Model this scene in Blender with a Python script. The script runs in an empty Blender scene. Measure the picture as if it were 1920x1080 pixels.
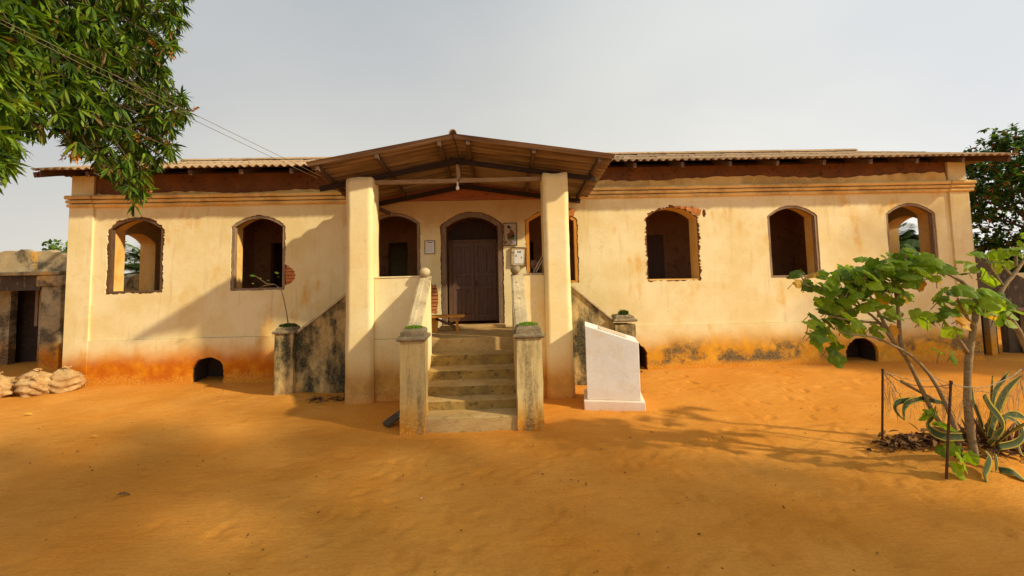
import bpy, bmesh, math, random
import numpy as np
from mathutils import Vector, Matrix, noise
from mathutils.geometry import tessellate_polygon
random.seed(7); rng = np.random.default_rng(7)
scene = bpy.context.scene
COL = scene.collection
R = math.radians

# ------------------------------------------------------------------ camera
FPX = 830.0; PPX, PPY = 960.0, 440.0
CAM = Vector((0, -10.8, 2.6))
MR = Matrix.Rotation(R(-1.73), 3, 'Z') @ Matrix.Rotation(R(90 + 3.93), 3, 'X') @ Matrix.Rotation(R(-1.3), 3, 'Z')
cd = bpy.data.cameras.new('camera'); cam = bpy.data.objects.new('camera', cd); COL.objects.link(cam)
cam.matrix_world = Matrix.Translation(CAM) @ MR.to_4x4()
cd.sensor_width = 36.0; cd.lens = 36.0 * FPX / 1920.0
cd.shift_y = (PPY - 540.0) / 1920.0
cd.clip_start = 0.05; cd.clip_end = 2000
scene.camera = cam

# ------------------------------------------------------------------ sky and sun
SUN_AZ, SUN_EL = 64.0, 31.0            # azimuth measured from the facade's normal towards the right
sdir = Vector((math.sin(R(SUN_AZ)) * math.cos(R(SUN_EL)), -math.cos(R(SUN_AZ)) * math.cos(R(SUN_EL)), math.sin(R(SUN_EL))))
world = bpy.data.worlds.new('World'); scene.world = world; world.use_nodes = True
wn = world.node_tree; wn.nodes.clear()
def wnode(t, **k):
    n = wn.nodes.new(t)
    for a, b in k.items(): setattr(n, a, b)
    return n
sky = wnode('ShaderNodeTexSky', sky_type='NISHITA', sun_disc=False, sun_elevation=R(SUN_EL), sun_rotation=R(180 - SUN_AZ),
            altitude=20, air_density=1.2, dust_density=4.0, ozone_density=1.0)
tc = wnode('ShaderNodeTexCoord')
mp = wnode('ShaderNodeMapping'); mp.inputs['Scale'].default_value = (1.0, 1.0, 1.7); mp.inputs['Location'].default_value = (0.35, 0.1, 0.45)
nz = wnode('ShaderNodeTexNoise'); nz.inputs['Scale'].default_value = 1.15; nz.inputs['Detail'].default_value = 5; nz.inputs['Roughness'].default_value = 0.42
rp = wnode('ShaderNodeValToRGB'); rp.color_ramp.elements[0].position = 0.32; rp.color_ramp.elements[1].position = 0.66
rp.color_ramp.elements[0].color = (4.85, 4.95, 5.15, 1); rp.color_ramp.elements[1].color = (6.5, 6.35, 6.0, 1)
# thin overcast glows on the sun's side and near the horizon
vd = wnode('ShaderNodeVectorMath', operation='DOT_PRODUCT'); vd.inputs[1].default_value = (sdir.x, sdir.y, 0.0)
mr = wnode('ShaderNodeMapRange'); mr.inputs['From Min'].default_value = -0.35; mr.inputs['From Max'].default_value = 0.6
mr.inputs['To Min'].default_value = 0.97; mr.inputs['To Max'].default_value = 1.54
mul = wnode('ShaderNodeMix', data_type='RGBA', blend_type='MULTIPLY'); mul.inputs[0].default_value = 1.0
mx = wnode('ShaderNodeMix', data_type='RGBA'); mx.inputs[0].default_value = 0.97
bg = wnode('ShaderNodeBackground'); bg.inputs['Strength'].default_value = 0.117
wo = wnode('ShaderNodeOutputWorld')
L = wn.links.new
L(tc.outputs['Generated'], mp.inputs[0]); L(mp.outputs[0], nz.inputs['Vector']); L(nz.outputs['Fac'], rp.inputs[0])
L(tc.outputs['Generated'], vd.inputs[0]); L(vd.outputs['Value'], mr.inputs[0])
sz = wnode('ShaderNodeSeparateXYZ'); L(tc.outputs['Generated'], sz.inputs[0])
mz = wnode('ShaderNodeMapRange'); mz.inputs['From Min'].default_value = 0.05; mz.inputs['From Max'].default_value = 0.6; mz.inputs['To Min'].default_value = 1.06; mz.inputs['To Max'].default_value = 0.86
L(sz.outputs[2], mz.inputs[0]); mm_ = wnode('ShaderNodeMath', operation='MULTIPLY'); L(mr.outputs[0], mm_.inputs[0]); L(mz.outputs[0], mm_.inputs[1])
tz = wnode('ShaderNodeValToRGB'); tz.color_ramp.elements[0].position = 0.08; tz.color_ramp.elements[1].position = 0.55
tz.color_ramp.elements[0].color = (1.0, 0.975, 0.915, 1); tz.color_ramp.elements[1].color = (0.90, 0.955, 1.0, 1)
mt = wnode('ShaderNodeMix', data_type='RGBA', blend_type='MULTIPLY'); mt.inputs[0].default_value = 1.0
L(sz.outputs[2], tz.inputs[0]); L(rp.outputs[0], mt.inputs[6]); L(tz.outputs[0], mt.inputs[7])
L(mt.outputs[2], mul.inputs[6]); L(mm_.outputs[0], mul.inputs[7])
L(sky.outputs[0], mx.inputs[6]); L(mul.outputs[2], mx.inputs[7]); L(mx.outputs[2], bg.inputs[0]); L(bg.outputs[0], wo.inputs[0])
ld = bpy.data.lights.new('sun', 'SUN'); ld.energy = 5.0; ld.angle = R(1.6); ld.color = (1.0, 0.87, 0.60)
sun = bpy.data.objects.new('sun', ld); COL.objects.link(sun)
sun.rotation_euler = sdir.to_track_quat('Z', 'Y').to_euler()
vs = scene.view_settings
vs.view_transform = 'Standard'; vs.look = 'None'; vs.exposure = 0.06; vs.gamma = 1.0
scene.render.resolution_x = 1024; scene.render.resolution_y = 576

# ------------------------------------------------------------------ helpers
def U(px, py, Y=None, Z=None, X=None):
    """the point in the place where the photograph's pixel meets the plane at this depth, height or side"""
    d = MR @ Vector(((px - PPX) / FPX, -(py - PPY) / FPX, -1))
    t = (Y - CAM.y) / d.y if Y is not None else (Z - CAM.z) / d.z if Z is not None else (X - CAM.x) / d.x
    return CAM + d * t

class MB:
    def __init__(s): s.v = []; s.f = []; s.m = []
    def add(s, vs, fs, m=0):
        b = len(s.v); s.v += [tuple(p) for p in vs]
        for f in fs: s.f.append(tuple(i + b for i in f)); s.m.append(m)
        return s
    def box(s, x0, x1, y0, y1, z0, z1, m=0):
        return s.add([(x0,y0,z0),(x1,y0,z0),(x1,y1,z0),(x0,y1,z0),(x0,y0,z1),(x1,y0,z1),(x1,y1,z1),(x0,y1,z1)],
                     [(0,3,2,1),(4,5,6,7),(0,1,5,4),(1,2,6,5),(2,3,7,6),(3,0,4,7)], m)
    def bar(s, p, q, w, h, up=(0, 0, 1), m=0):
        p = Vector(p); q = Vector(q); d = (q - p).normalized(); u = Vector(up)
        sx = d.cross(u).normalized() * (w / 2); uz = sx.cross(d).normalized() * (h / 2)
        c = []
        for e in (p, q): c += [e - sx - uz, e + sx - uz, e + sx + uz, e - sx + uz]
        return s.add(c, [(0,1,2,3),(7,6,5,4),(0,4,5,1),(1,5,6,2),(2,6,7,3),(3,7,4,0)], m)
    def tube(s, pts, rad, n=8, m=0):
        pts = [Vector(p) for p in pts]
        if not hasattr(rad, '__len__'): rad = [rad] * len(pts)
        vs = []; prev = None
        for i, p in enumerate(pts):
            d = (pts[min(i+1, len(pts)-1)] - pts[max(i-1, 0)]).normalized()
            if prev is None: a = d.cross(Vector((0.3, 0.2, 1)) if abs(d.z) < 0.95 else Vector((1, 0, 0))).normalized()
            else: a = (prev - d * prev.dot(d)).normalized()
            prev = a; b = d.cross(a)
            vs += [p + (a * math.cos(2*math.pi*k/n) + b * math.sin(2*math.pi*k/n)) * rad[i] for k in range(n)]
        fs = [(i*n+k, i*n+(k+1) % n, (i+1)*n+(k+1) % n, (i+1)*n+k) for i in range(len(pts)-1) for k in range(n)]
        fs += [tuple(range(n-1, -1, -1)), tuple((len(pts)-1)*n + k for k in range(n))]
        return s.add(vs, fs, m)
    def panel(s, outer, holes, mf, d0, d1, m=0, ms=None):
        """a slab with openings; mf maps (u, v, depth) to the place"""
        loops = [outer] + list(holes)
        flat = [p for l in loops for p in l]
        tris = tessellate_polygon([[Vector((p[0], p[1], 0)) for p in l] for l in loops])
        n = len(flat)
        fs = [tuple(t) for t in tris] + [tuple(i + n for i in t) for t in tris]
        vs = [mf(p[0], p[1], d0) for p in flat] + [mf(p[0], p[1], d1) for p in flat]
        s.add(vs, fs, m)
        for l in loops:
            k = len(l)
            s.add([mf(p[0], p[1], d0) for p in l] + [mf(p[0], p[1], d1) for p in l],
                  [(i, (i+1) % k, k + (i+1) % k, k + i) for i in range(k)], m if ms is None else (ms[loops.index(l) - 1] if isinstance(ms, list) and l is not outer else (m if isinstance(ms, list) else ms)))
        return s
    def sq(s, cx, cy, hx, hy, prof, m=0):
        """stacked square sections: prof is (offset, z)"""
        vs = []
        for o, z in prof: vs += [(cx-hx-o, cy-hy-o, z), (cx+hx+o, cy-hy-o, z), (cx+hx+o, cy+hy+o, z), (cx-hx-o, cy+hy+o, z)]
        n = len(prof)
        fs = [(i*4+k, i*4+(k+1) % 4, (i+1)*4+(k+1) % 4, (i+1)*4+k) for i in range(n-1) for k in range(4)]
        return s.add(vs, fs + [(3,2,1,0), tuple((n-1)*4+k for k in range(4))], m)
    def lathe(s, c, prof, n=14, m=0):
        vs = [(c[0] + r*math.cos(2*math.pi*k/n), c[1] + r*math.sin(2*math.pi*k/n), c[2] + z) for r, z in prof for k in range(n)]
        N = len(prof)
        fs = [(i*n+k, i*n+(k+1) % n, (i+1)*n+(k+1) % n, (i+1)*n+k) for i in range(N-1) for k in range(n)]
        return s.add(vs, fs + [tuple(range(n-1, -1, -1)), tuple((N-1)*n+k for k in range(n))], m)
    def build(s, name, mat, parent=None, bevel=0, smooth=False, rough=0, cuts=0, rs=3.0, weld=True):
        me = bpy.data.meshes.new(name); me.from_pydata(s.v, [], s.f)
        mats = mat if isinstance(mat, (list, tuple)) else [mat]
        for q in mats: me.materials.append(q)
        if any(s.m): me.polygons.foreach_set('material_index', s.m)
        bm = bmesh.new(); bm.from_mesh(me)
        if weld:
            bmesh.ops.remove_doubles(bm, verts=bm.verts, dist=1e-5)
            bmesh.ops.recalc_face_normals(bm, faces=bm.faces)
        if bevel: bmesh.ops.bevel(bm, geom=list(bm.edges), offset=bevel, segments=2, affect='EDGES', profile=0.6)
        if cuts: bmesh.ops.subdivide_edges(bm, edges=[e for e in bm.edges if e.calc_length() > 0.08], cuts=cuts, use_grid_fill=True)
        if rough:
            for v in bm.verts: v.co += noise.noise_vector(v.co * rs) * rough + noise.noise_vector(v.co * rs * 4.1) * (rough * 0.4)
        bm.to_mesh(me); bm.free()
        if smooth: me.polygons.foreach_set('use_smooth', [True] * len(me.polygons))
        o = bpy.data.objects.new(name, me); COL.objects.link(o)
        if parent: o.parent = parent
        return o

def tag(o, label, cat, group=None, kind=None):
    o['label'] = label; o['category'] = cat
    if group: o['group'] = group
    if kind: o['kind'] = kind
    return o
def thing(name, label, cat, loc=(0, 0, 0), group=None):
    o = bpy.data.objects.new(name, None); COL.objects.link(o); o.location = loc; o.empty_display_size = 0.2
    return tag(o, label, cat, group)
def under(o, root):
    """parent without moving: the parts are modelled in place"""
    o.parent = root; o.matrix_parent_inverse = Matrix.Translation(root.location).inverted()
    return o
def inst(name, V, F, mats, mat, parent=None, smooth=False, uv=None):
    """many small pieces joined into one mesh; mats is (n,4,4)"""
    V = np.asarray(V, float); n = len(mats); k = len(V)
    W = np.einsum('nij,kj->nki', np.asarray(mats)[:, :3, :3], V) + np.asarray(mats)[:, None, :3, 3]
    W = W.reshape(-1, 3)
    me = bpy.data.meshes.new(name)
    ls = np.array([len(f) for f in F]); li = np.concatenate([np.array(f) for f in F])
    allli = (li[None, :] + (np.arange(n) * k)[:, None]).ravel()
    allls = np.tile(ls, n); st = np.concatenate([[0], np.cumsum(allls)[:-1]])
    me.vertices.add(len(W)); me.vertices.foreach_set('co', W.ravel())
    me.loops.add(len(allli)); me.loops.foreach_set('vertex_index', allli)
    me.polygons.add(len(allls)); me.polygons.foreach_set('loop_start', st); me.polygons.foreach_set('loop_total', allls)
    if smooth: me.polygons.foreach_set('use_smooth', [True] * len(allls))
    me.update(calc_edges=True); me.validate()
    me.materials.append(mat)
    o = bpy.data.objects.new(name, me); COL.objects.link(o)
    if parent: o.parent = parent
    return o
def frame_mat(pos, d, up, s):
    """matrix whose X axis is d, Z axis near up"""
    d = Vector(d).normalized(); u = Vector(up); y = u.cross(d)
    if y.length < 1e-4: y = Vector((0, 1, 0)).cross(d)
    y.normalize(); z = d.cross(y)
    M = Matrix((d * s, y * s, z * s)).transposed().to_4x4(); M.translation = pos
    return M
def rv(): 
    while True:
        v = Vector((random.uniform(-1, 1), random.uniform(-1, 1), random.uniform(-1, 1)))
        if 0.05 < v.length < 1: return v.normalized()

# ------------------------------------------------------------------ materials
class NT:
    def __init__(s, name):
        s.mat = bpy.data.materials.new(name); s.mat.use_nodes = True
        s.t = s.mat.node_tree; s.t.nodes.clear()
        s.out = s.n('ShaderNodeOutputMaterial'); s.p = s.n('ShaderNodeBsdfPrincipled')
        s.t.links.new(s.p.outputs[0], s.out.inputs[0])
    def n(s, t, **k):
        n = s.t.nodes.new(t)
        for a, b in k.items(): setattr(n, a, b)
        return n
    def set(s, sock, v):
        if isinstance(v, bpy.types.NodeSocket): s.t.links.new(v, sock)
        elif isinstance(v, (tuple, list)) and sock.type == 'RGBA' and len(v) == 3: sock.default_value = (*v, 1)
        else: sock.default_value = v
    def pos(s): return s.n('ShaderNodeNewGeometry').outputs['Position']
    def obj(s): return s.n('ShaderNodeTexCoord').outputs['Object']
    def map(s, vec, scale=(1, 1, 1), rot=(0, 0, 0), loc=(0, 0, 0)):
        m = s.n('ShaderNodeMapping'); s.set(m.inputs[0], vec); m.inputs['Scale'].default_value = scale
        m.inputs['Rotation'].default_value = rot; m.inputs['Location'].default_value = loc
        return m.outputs[0]
    def noise(s, vec, scale, detail=5, rough=0.55, dist=0.0):
        m = s.n('ShaderNodeTexNoise'); s.set(m.inputs['Vector'], vec)
        for a, b in (('Scale', scale), ('Detail', detail), ('Roughness', rough), ('Distortion', dist)): m.inputs[a].default_value = b
        return m.outputs['Fac']
    def ramp(s, f, *stops, interp='LINEAR'):
        r = s.n('ShaderNodeValToRGB'); s.set(r.inputs[0], f); e = r.color_ramp.elements; r.color_ramp.interpolation = interp
        while len(e) < len(stops): e.new(0.5)
        for q, (p, c) in zip(e, stops):
            q.position = p; q.color = (c, c, c, 1) if not hasattr(c, '__len__') else (*c, 1)
        return r.outputs[0]
    def mix(s, f, a, b, blend='MIX'):
        m = s.n('ShaderNodeMix', data_type='RGBA', blend_type=blend); s.set(m.inputs[0], f); s.set(m.inputs[6], a); s.set(m.inputs[7], b)
        return m.outputs[2]
    def math(s, op, a, b=0.0, c=None, clamp=False):
        m = s.n('ShaderNodeMath', operation=op, use_clamp=clamp); s.set(m.inputs[0], a); s.set(m.inputs[1], b)
        if c is not None: s.set(m.inputs[2], c)
        return m.outputs[0]
    def sep(s, v):
        m = s.n('ShaderNodeSeparateXYZ'); s.set(m.inputs[0], v); return m.outputs
    def rmap(s, v, a, b, c=0.0, d=1.0):
        m = s.n('ShaderNodeMapRange', interpolation_type='SMOOTHSTEP'); s.set(m.inputs[0], v)
        for i, q in enumerate((a, b, c, d)): m.inputs[i + 1].default_value = q
        return m.outputs[0]
    def bump(s, h, strength, dist):
        b = s.n('ShaderNodeBump'); s.set(b.inputs['Height'], h); b.inputs['Strength'].default_value = strength; b.inputs['Distance'].default_value = dist
        s.t.links.new(b.outputs[0], s.p.inputs['Normal'])
    def done(s, col, rough=0.85, spec=0.25, metal=0.0):
        s.set(s.p.inputs['Base Color'], col); s.set(s.p.inputs['Roughness'], rough)
        s.p.inputs['Specular IOR Level'].default_value = spec; s.p.inputs['Metallic'].default_value = metal
        return s.mat

def mottled(name, a, b, c=None, scale=4.0, stretch=(1, 1, 1), rough=0.85, bump=0.4, dist=0.01, fine=30.0, coords='pos', spec=0.2):
    t = NT(name); v = t.map(t.pos() if coords == 'pos' else t.obj(), stretch)
    n1 = t.noise(v, scale, 6, 0.6); n2 = t.noise(v, scale * 3.7, 5, 0.6); n3 = t.noise(v, fine, 4, 0.65)
    col = t.mix(t.rmap(n1, 0.35, 0.68), a, b)
    if c: col = t.mix(t.rmap(n2, 0.54, 0.7), col, c)
    col = t.mix(0.35, col, t.ramp(n3, (0.25, 0.55), (0.75, 1.25)), 'MULTIPLY')
    t.bump(t.math('ADD', t.math('MULTIPLY', n2, 0.6), t.math('MULTIPLY', n3, 0.4)), bump, dist)
    return t.done(col, rough, spec)

CREAM = (0.71, 0.56, 0.27); CREAM2 = (0.79, 0.665, 0.39)
def plaster(name, base=CREAM, base2=CREAM2, ztop=0.92, orange=(0.68, 0.26, 0.010), rust=(0.50, 0.125, 0.004), stain=1.0, mould=0.0, dirt=0.5, mx0=None, grime=(0.05, 0.04, 0.022), mst=(1, 1, 1.2), mlo=0.46, mhi=0.60, darkened=False):
    """lime plaster: patchy cream, sand splashed up from the ground, rain streaks, mould, pits"""
    t = NT(name); p = t.pos(); X, Y, Z = t.sep(p)
    n1 = t.noise(p, 0.9, 6, 0.6); n2 = t.noise(p, 3.4, 7, 0.62); n3 = t.noise(p, 22, 5, 0.6); n4 = t.noise(t.map(p, (5, 5, 0.55)), 1.3, 6, 0.6)
    col = t.mix(t.rmap(n1, 0.36, 0.64), base, base2)
    col = t.mix(t.math('MULTIPLY', t.rmap(n2, 0.5, 0.72), 0.35), col, (0.68, 0.48, 0.20))
    # ochre washes and greyish rain streaks
    och = t.noise(t.map(p, (1, 1, 0.5), loc=(4.3, 1, 2)), 1.7, 5, 0.6)
    col = t.mix(t.math('MULTIPLY', t.rmap(och, 0.57, 0.72), 0.55 * dirt * 2), col, (0.66, 0.36, 0.07))
    col = t.mix(t.math('MULTIPLY', t.rmap(n4, 0.54, 0.74), 0.42 * dirt), col, (0.36, 0.27, 0.14))
    if darkened:     # upper porch wall: ochre stain, with porch shade and sand bounce painted in
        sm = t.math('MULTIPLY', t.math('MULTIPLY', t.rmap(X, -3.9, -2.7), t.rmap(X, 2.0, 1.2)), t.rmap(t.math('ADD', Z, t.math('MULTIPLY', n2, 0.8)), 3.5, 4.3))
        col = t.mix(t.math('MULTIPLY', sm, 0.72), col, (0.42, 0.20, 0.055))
    # pits and scratches
    pit = t.noise(t.map(p, (1, 1, 0.6), loc=(7, 0, 0)), 16, 3, 0.75)
    col = t.mix(t.rmap(pit, 0.70, 0.76), col, (0.22, 0.12, 0.05))
    # hairline cracks, only here and there
    cr = t.math('ABSOLUTE', t.math('SUBTRACT', t.noise(t.map(p, (1, 1, 1.0), loc=(2, 5, 9)), 0.7, 4, 0.5, 0.4), 0.5))
    crm = t.math('MULTIPLY', t.rmap(cr, 0.003, 0.0008), t.rmap(t.noise(t.map(p, loc=(9, 1, 3)), 0.6, 2, 0.5), 0.56, 0.64))
    col = t.mix(t.math('MULTIPLY', crm, 0.18), col, (0.20, 0.12, 0.06))
    # sand stain at the foot of the wall
    if stain:
        zz = t.math('ADD', Z, t.math('MULTIPLY', t.math('SUBTRACT', n1, 0.5), 0.45)); zz = t.math('ADD', zz, t.math('MULTIPLY', t.math('SUBTRACT', n2, 0.5), 0.16))
        m = t.math('MULTIPLY', t.rmap(zz, ztop + .04, ztop - 0.62), stain)
        oc = t.mix(t.math('MULTIPLY', t.rmap(zz, ztop - .18, ztop - .5), t.rmap(n2, 0.25, 0.62)), orange, rust)
        oc = t.mix(t.rmap(X, -1.5, 3.5), oc, t.mix(t.rmap(n2, .3, .7), (0.70, 0.34, 0.025), (0.52, 0.22, 0.018)))
        oc = t.mix(t.rmap(zz, 0.22, 0.0), oc, (0.58, 0.22, 0.014))
        col = t.mix(m, col, oc)
        pale = t.math('MULTIPLY', t.rmap(zz, 0.30, 0.12), t.rmap(n3, 0.50, 0.60))
        col = t.mix(t.math('MULTIPLY', pale, 0.35), col, (0.66, 0.44, 0.16))
    if mould:
        mm = t.noise(t.map(p, mst, loc=(0, 3, 5)), 1.1, 7, 0.68)
        m = t.math('MULTIPLY', t.rmap(mm, mlo, mhi), mould)
        if mx0 is not None:       # mould creeps up only a little from the ground
            m = t.math('MULTIPLY', m, t.math('MULTIPLY', t.rmap(Z, 0.80, 0.45), t.rmap(Z, 0.06, 0.22)))
            m = t.math('MULTIPLY', m, t.rmap(X, mx0, mx0 + 0.6))
        col = t.mix(m, col, t.mix(t.rmap(n3, 0.35, 0.65), grime, tuple(c * 3.2 for c in grime)))
    col = t.mix(0.5, col, t.ramp(n3, (0.2, 0.86), (0.8, 1.1)), 'MULTIPLY')
    h = t.math('ADD', t.math('MULTIPLY', n2, 0.7), t.math('MULTIPLY', n3, 0.3)); h = t.math('SUBTRACT', h, t.math('MULTIPLY', t.rmap(pit, 0.70, 0.76), 0.5))
    t.bump(h, 0.4, 0.015)
    return t.done(col, 0.9, 0.15)

M = {}
M['wall'] = plaster('cream plaster', dirt=.7, darkened=True)
M['plinth'] = plaster('stained plinth plaster', ztop=1.03, mould=0.9, mx0=3.2, dirt=.7)
M['pillar'] = plaster('pillar plaster', base=(0.76, 0.59, 0.29), ztop=0.92, stain=0.85, orange=(0.60, 0.33, 0.06), rust=(0.40, 0.18, 0.025), dirt=0.22)
M['porchbase'] = plaster('porch base plaster', base=(0.76, 0.58, 0.28), ztop=1.0, stain=0.9, orange=(0.60, 0.31, 0.045), rust=(0.34, 0.15, 0.02), dirt=0.3)
M['newel'] = plaster('grey lime newel', base=(0.47, 0.335, 0.14), base2=(0.58, 0.44, 0.2), ztop=0.66, orange=(0.60, 0.28, 0.025), rust=(0.48, 0.22, 0.03), mould=0.8, dirt=1.0, grime=(0.085, 0.062, 0.03), mst=(4.5, 4.5, .55), mlo=.44, mhi=.66)
M['mouldy'] = plaster('mouldy stair wall', base=(0.46, 0.31, 0.12), base2=(0.58, 0.42, 0.18), ztop=0.45, stain=0.3, mould=1.0, dirt=1.0, grime=(0.032, 0.027, 0.015), mst=(1.6, 1.6, .7), mlo=.38, mhi=.58)
M['cornice'] = plaster('ochre cornice', base=(0.74, 0.47, 0.15), base2=(0.84, 0.6, 0.25), stain=0, dirt=0.6, mould=0.4, grime=(0.12, 0.06, 0.02))
M['reveal'] = mottled('reveal plaster', (0.76, 0.50, 0.18), (0.66, 0.36, 0.08), None, 2.2, (1, 1, 0.6))
M['core'] = mottled('raw mud brick wall', (0.17, 0.072, 0.03), (0.24, 0.095, 0.034), (0.09, 0.042, 0.022), 2.4, bump=0.9, dist=0.02)
M['redband'] = mottled('red limewash band', (0.40, 0.13, 0.05), (0.30, 0.10, 0.045), (0.2, 0.07, 0.03), 3, (0.5, 1, 2))
M['inside'] = mottled('interior wall', (0.40, 0.19, 0.085), (0.33, 0.15, 0.065), (0.2, 0.095, 0.045), 1.4)
M['brick'] = mottled('red brick', (0.56, 0.21, 0.06), (0.44, 0.14, 0.04), (0.62, 0.32, 0.12), 9, bump=0.8)
M['shard'] = mottled('broken terracotta', (0.60, 0.24, 0.07), (0.45, 0.15, 0.04), None, 9, bump=0.8)
M['greywood'] = mottled('weathered brown wood', (0.32, 0.225, 0.14), (0.21, 0.135, 0.08), (0.11, 0.066, 0.04), 6, (6, 6, 0.7), bump=0.6)
M['doorframe'] = mottled('door frame wood', (0.22, 0.145, 0.09), (0.15, 0.09, 0.055), (0.09, 0.05, 0.03), 6, (6, 6, 0.7), bump=0.5)
M['brownwood'] = mottled('dark brown wood', (0.135, 0.072, 0.036), (0.085, 0.045, 0.025), (0.2, 0.12, 0.07), 6, (6, 6, 0.7), bump=0.5)
M['pine'] = mottled('orange pine', (0.66, 0.30, 0.05), (0.54, 0.22, 0.03), (0.28, 0.11, 0.02), 5, (7, 7, 0.6), bump=0.3)
M['darkbeam'] = mottled('smoke dark beam', (0.025, 0.015, 0.013), (0.04, 0.024, 0.018), (0.075, 0.045, 0.03), 4, (0.6, 5, 5), bump=0.5)
M['beam'] = mottled('weathered beam', (0.36, 0.24, 0.13), (0.26, 0.16, 0.085), (0.14, 0.08, 0.045), 4, (0.7, 5, 5), bump=0.5)
M['purlin'] = mottled('purlin wood', (0.13, 0.07, 0.042), (0.08, 0.045, 0.03), (0.24, 0.15, 0.09), 5, (5, 0.7, 5), bump=0.5)
M['door'] = mottled('old door wood', (0.125, 0.07, 0.05), (0.095, 0.05, 0.036), (0.17, 0.10, 0.07), 6, (7, 7, 0.6), bump=0.5, rough=0.6)
M['step'] = mottled('worn cement step', (0.50, 0.335, 0.14), (0.42, 0.265, 0.095), (0.30, 0.19, 0.075), 2.6, (1, 1, 2.2), bump=0.6, dist=0.012)
M['riser'] = mottled('grimy step riser', (0.40, 0.245, 0.06), (0.23, 0.145, 0.045), (0.10, 0.07, 0.028), 3.0, (1, 1, 1.4), bump=0.6, dist=0.012)
M['coping'] = mottled('weathered coping', (0.56, 0.44, 0.26), (0.40, 0.31, 0.175), (0.2, 0.16, 0.09), 2.5, bump=0.8, dist=0.02)
M['cap'] = mottled('cement cap', (0.27, 0.205, 0.115), (0.17, 0.125, 0.07), (0.36, 0.29, 0.18), 6, bump=0.7)
M['paint'] = plaster('white limewash', base=(0.70, 0.65, 0.585), base2=(0.76, 0.72, 0.665), ztop=0.5, stain=0.5, orange=(0.55, 0.33, 0.14), rust=(0.5, 0.3, 0.12), dirt=0.12)
M['plate'] = mottled('pale inscription plate', (0.62, 0.5, 0.36), (0.5, 0.38, 0.26), None, 20, bump=0.3)
M['rust'] = mottled('rusty iron', (0.11, 0.045, 0.022), (0.06, 0.03, 0.02), (0.2, 0.085, 0.03), 25, bump=0.6)
M['net'] = mottled('grey cord', (0.24, 0.19, 0.12), (0.32, 0.27, 0.18), None, 20, bump=0.1)
M['wire'] = mottled('cable sheath', (0.20, 0.15, 0.08), (0.15, 0.11, 0.055), None, 20, bump=0.1, rough=0.5)
M['blackwire'] = mottled('black cable', (0.02, 0.016, 0.014), (0.03, 0.024, 0.02), None, 20, bump=0.1, rough=0.5)
M['bulb'] = mottled('white bulb glass', (0.8, 0.78, 0.7), (0.75, 0.72, 0.62), None, 20, bump=0.0, rough=0.2, spec=0.5)
M['sack'] = mottled('woven sack', (0.52, 0.34, 0.15), (0.38, 0.2, 0.07), (0.60, 0.43, 0.23), 5, (1, 1, 1.6), bump=0.7, dist=0.02, fine=60)
M['bark'] = mottled('pale bark', (0.31, 0.225, 0.12), (0.21, 0.145, 0.07), (0.12, 0.08, 0.04), 9, (1, 1, 3), bump=0.7, dist=0.008)
M['darkbark'] = mottled('dark bark', (0.11, 0.075, 0.045), (0.07, 0.048, 0.03), (0.16, 0.12, 0.075), 6, (1, 1, 0.5), bump=0.9, dist=0.03)
M['palmbark'] = mottled('palm trunk', (0.2, 0.15, 0.1), (0.12, 0.09, 0.06), None, 5, (1, 1, 4), bump=0.9, dist=0.03)
M['litter'] = mottled('dry leaf litter', (0.20, 0.09, 0.03), (0.12, 0.055, 0.02), (0.36, 0.2, 0.07), 12, bump=0.6)
M['lunette'] = mottled('dark boarded head', (0.05, 0.028, 0.02), (0.035, 0.02, 0.015), None, 6, (7, 7, 0.6), bump=0.5)
M['soot_shade'] = mottled('sooty brick', (0.035, 0.022, 0.015), (0.05, 0.03, 0.02), (0.075, 0.04, 0.022), 5)  # blackened vent brick; also paints shade into the outbuilding doorway
M['annex'] = plaster('stained outbuilding plaster', base=(0.33, 0.235, 0.125), base2=(0.42, 0.33, 0.19), ztop=0.85, mould=0.9, dirt=1.0, grime=(0.045, 0.035, 0.022))
M['annexdark'] = mottled('sooty plaster', (0.12, 0.085, 0.05), (0.07, 0.05, 0.035), (0.26, 0.19, 0.11), 1.8, (1, 1, 0.5))
M['paper'] = mottled('printed paper', (0.74, 0.72, 0.66), (0.68, 0.66, 0.6), None, 30, bump=0.0)
M['ink'] = mottled('dark ink', (0.09, 0.07, 0.06), (0.06, 0.05, 0.05), None, 30, bump=0.0)
M['board'] = mottled('painted board', (0.40, 0.31, 0.2), (0.33, 0.25, 0.15), (0.28, 0.19, 0.11), 12, bump=0.2)
M['pbrown'] = mottled('brown paint', (0.16, 0.065, 0.03), (0.12, 0.05, 0.025), None, 20, bump=0.2)
M['pgreen'] = mottled('green paint', (0.07, 0.17, 0.06), (0.05, 0.13, 0.05), None, 20, bump=0.2)
M['pblack'] = mottled('black paint', (0.025, 0.02, 0.03), (0.04, 0.03, 0.04), None, 20, bump=0.2)
M['pgrey'] = mottled('grey white paint', (0.42, 0.40, 0.42), (0.5, 0.47, 0.46), None, 20, bump=0.2)
M['skin'] = mottled('skin', (0.20, 0.095, 0.06), (0.165, 0.075, 0.048), None, 8, bump=0.1, rough=0.5)
M['shirt'] = mottled('dark shirt', (0.03, 0.027, 0.03), (0.045, 0.04, 0.04), None, 12, bump=0.4)

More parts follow.
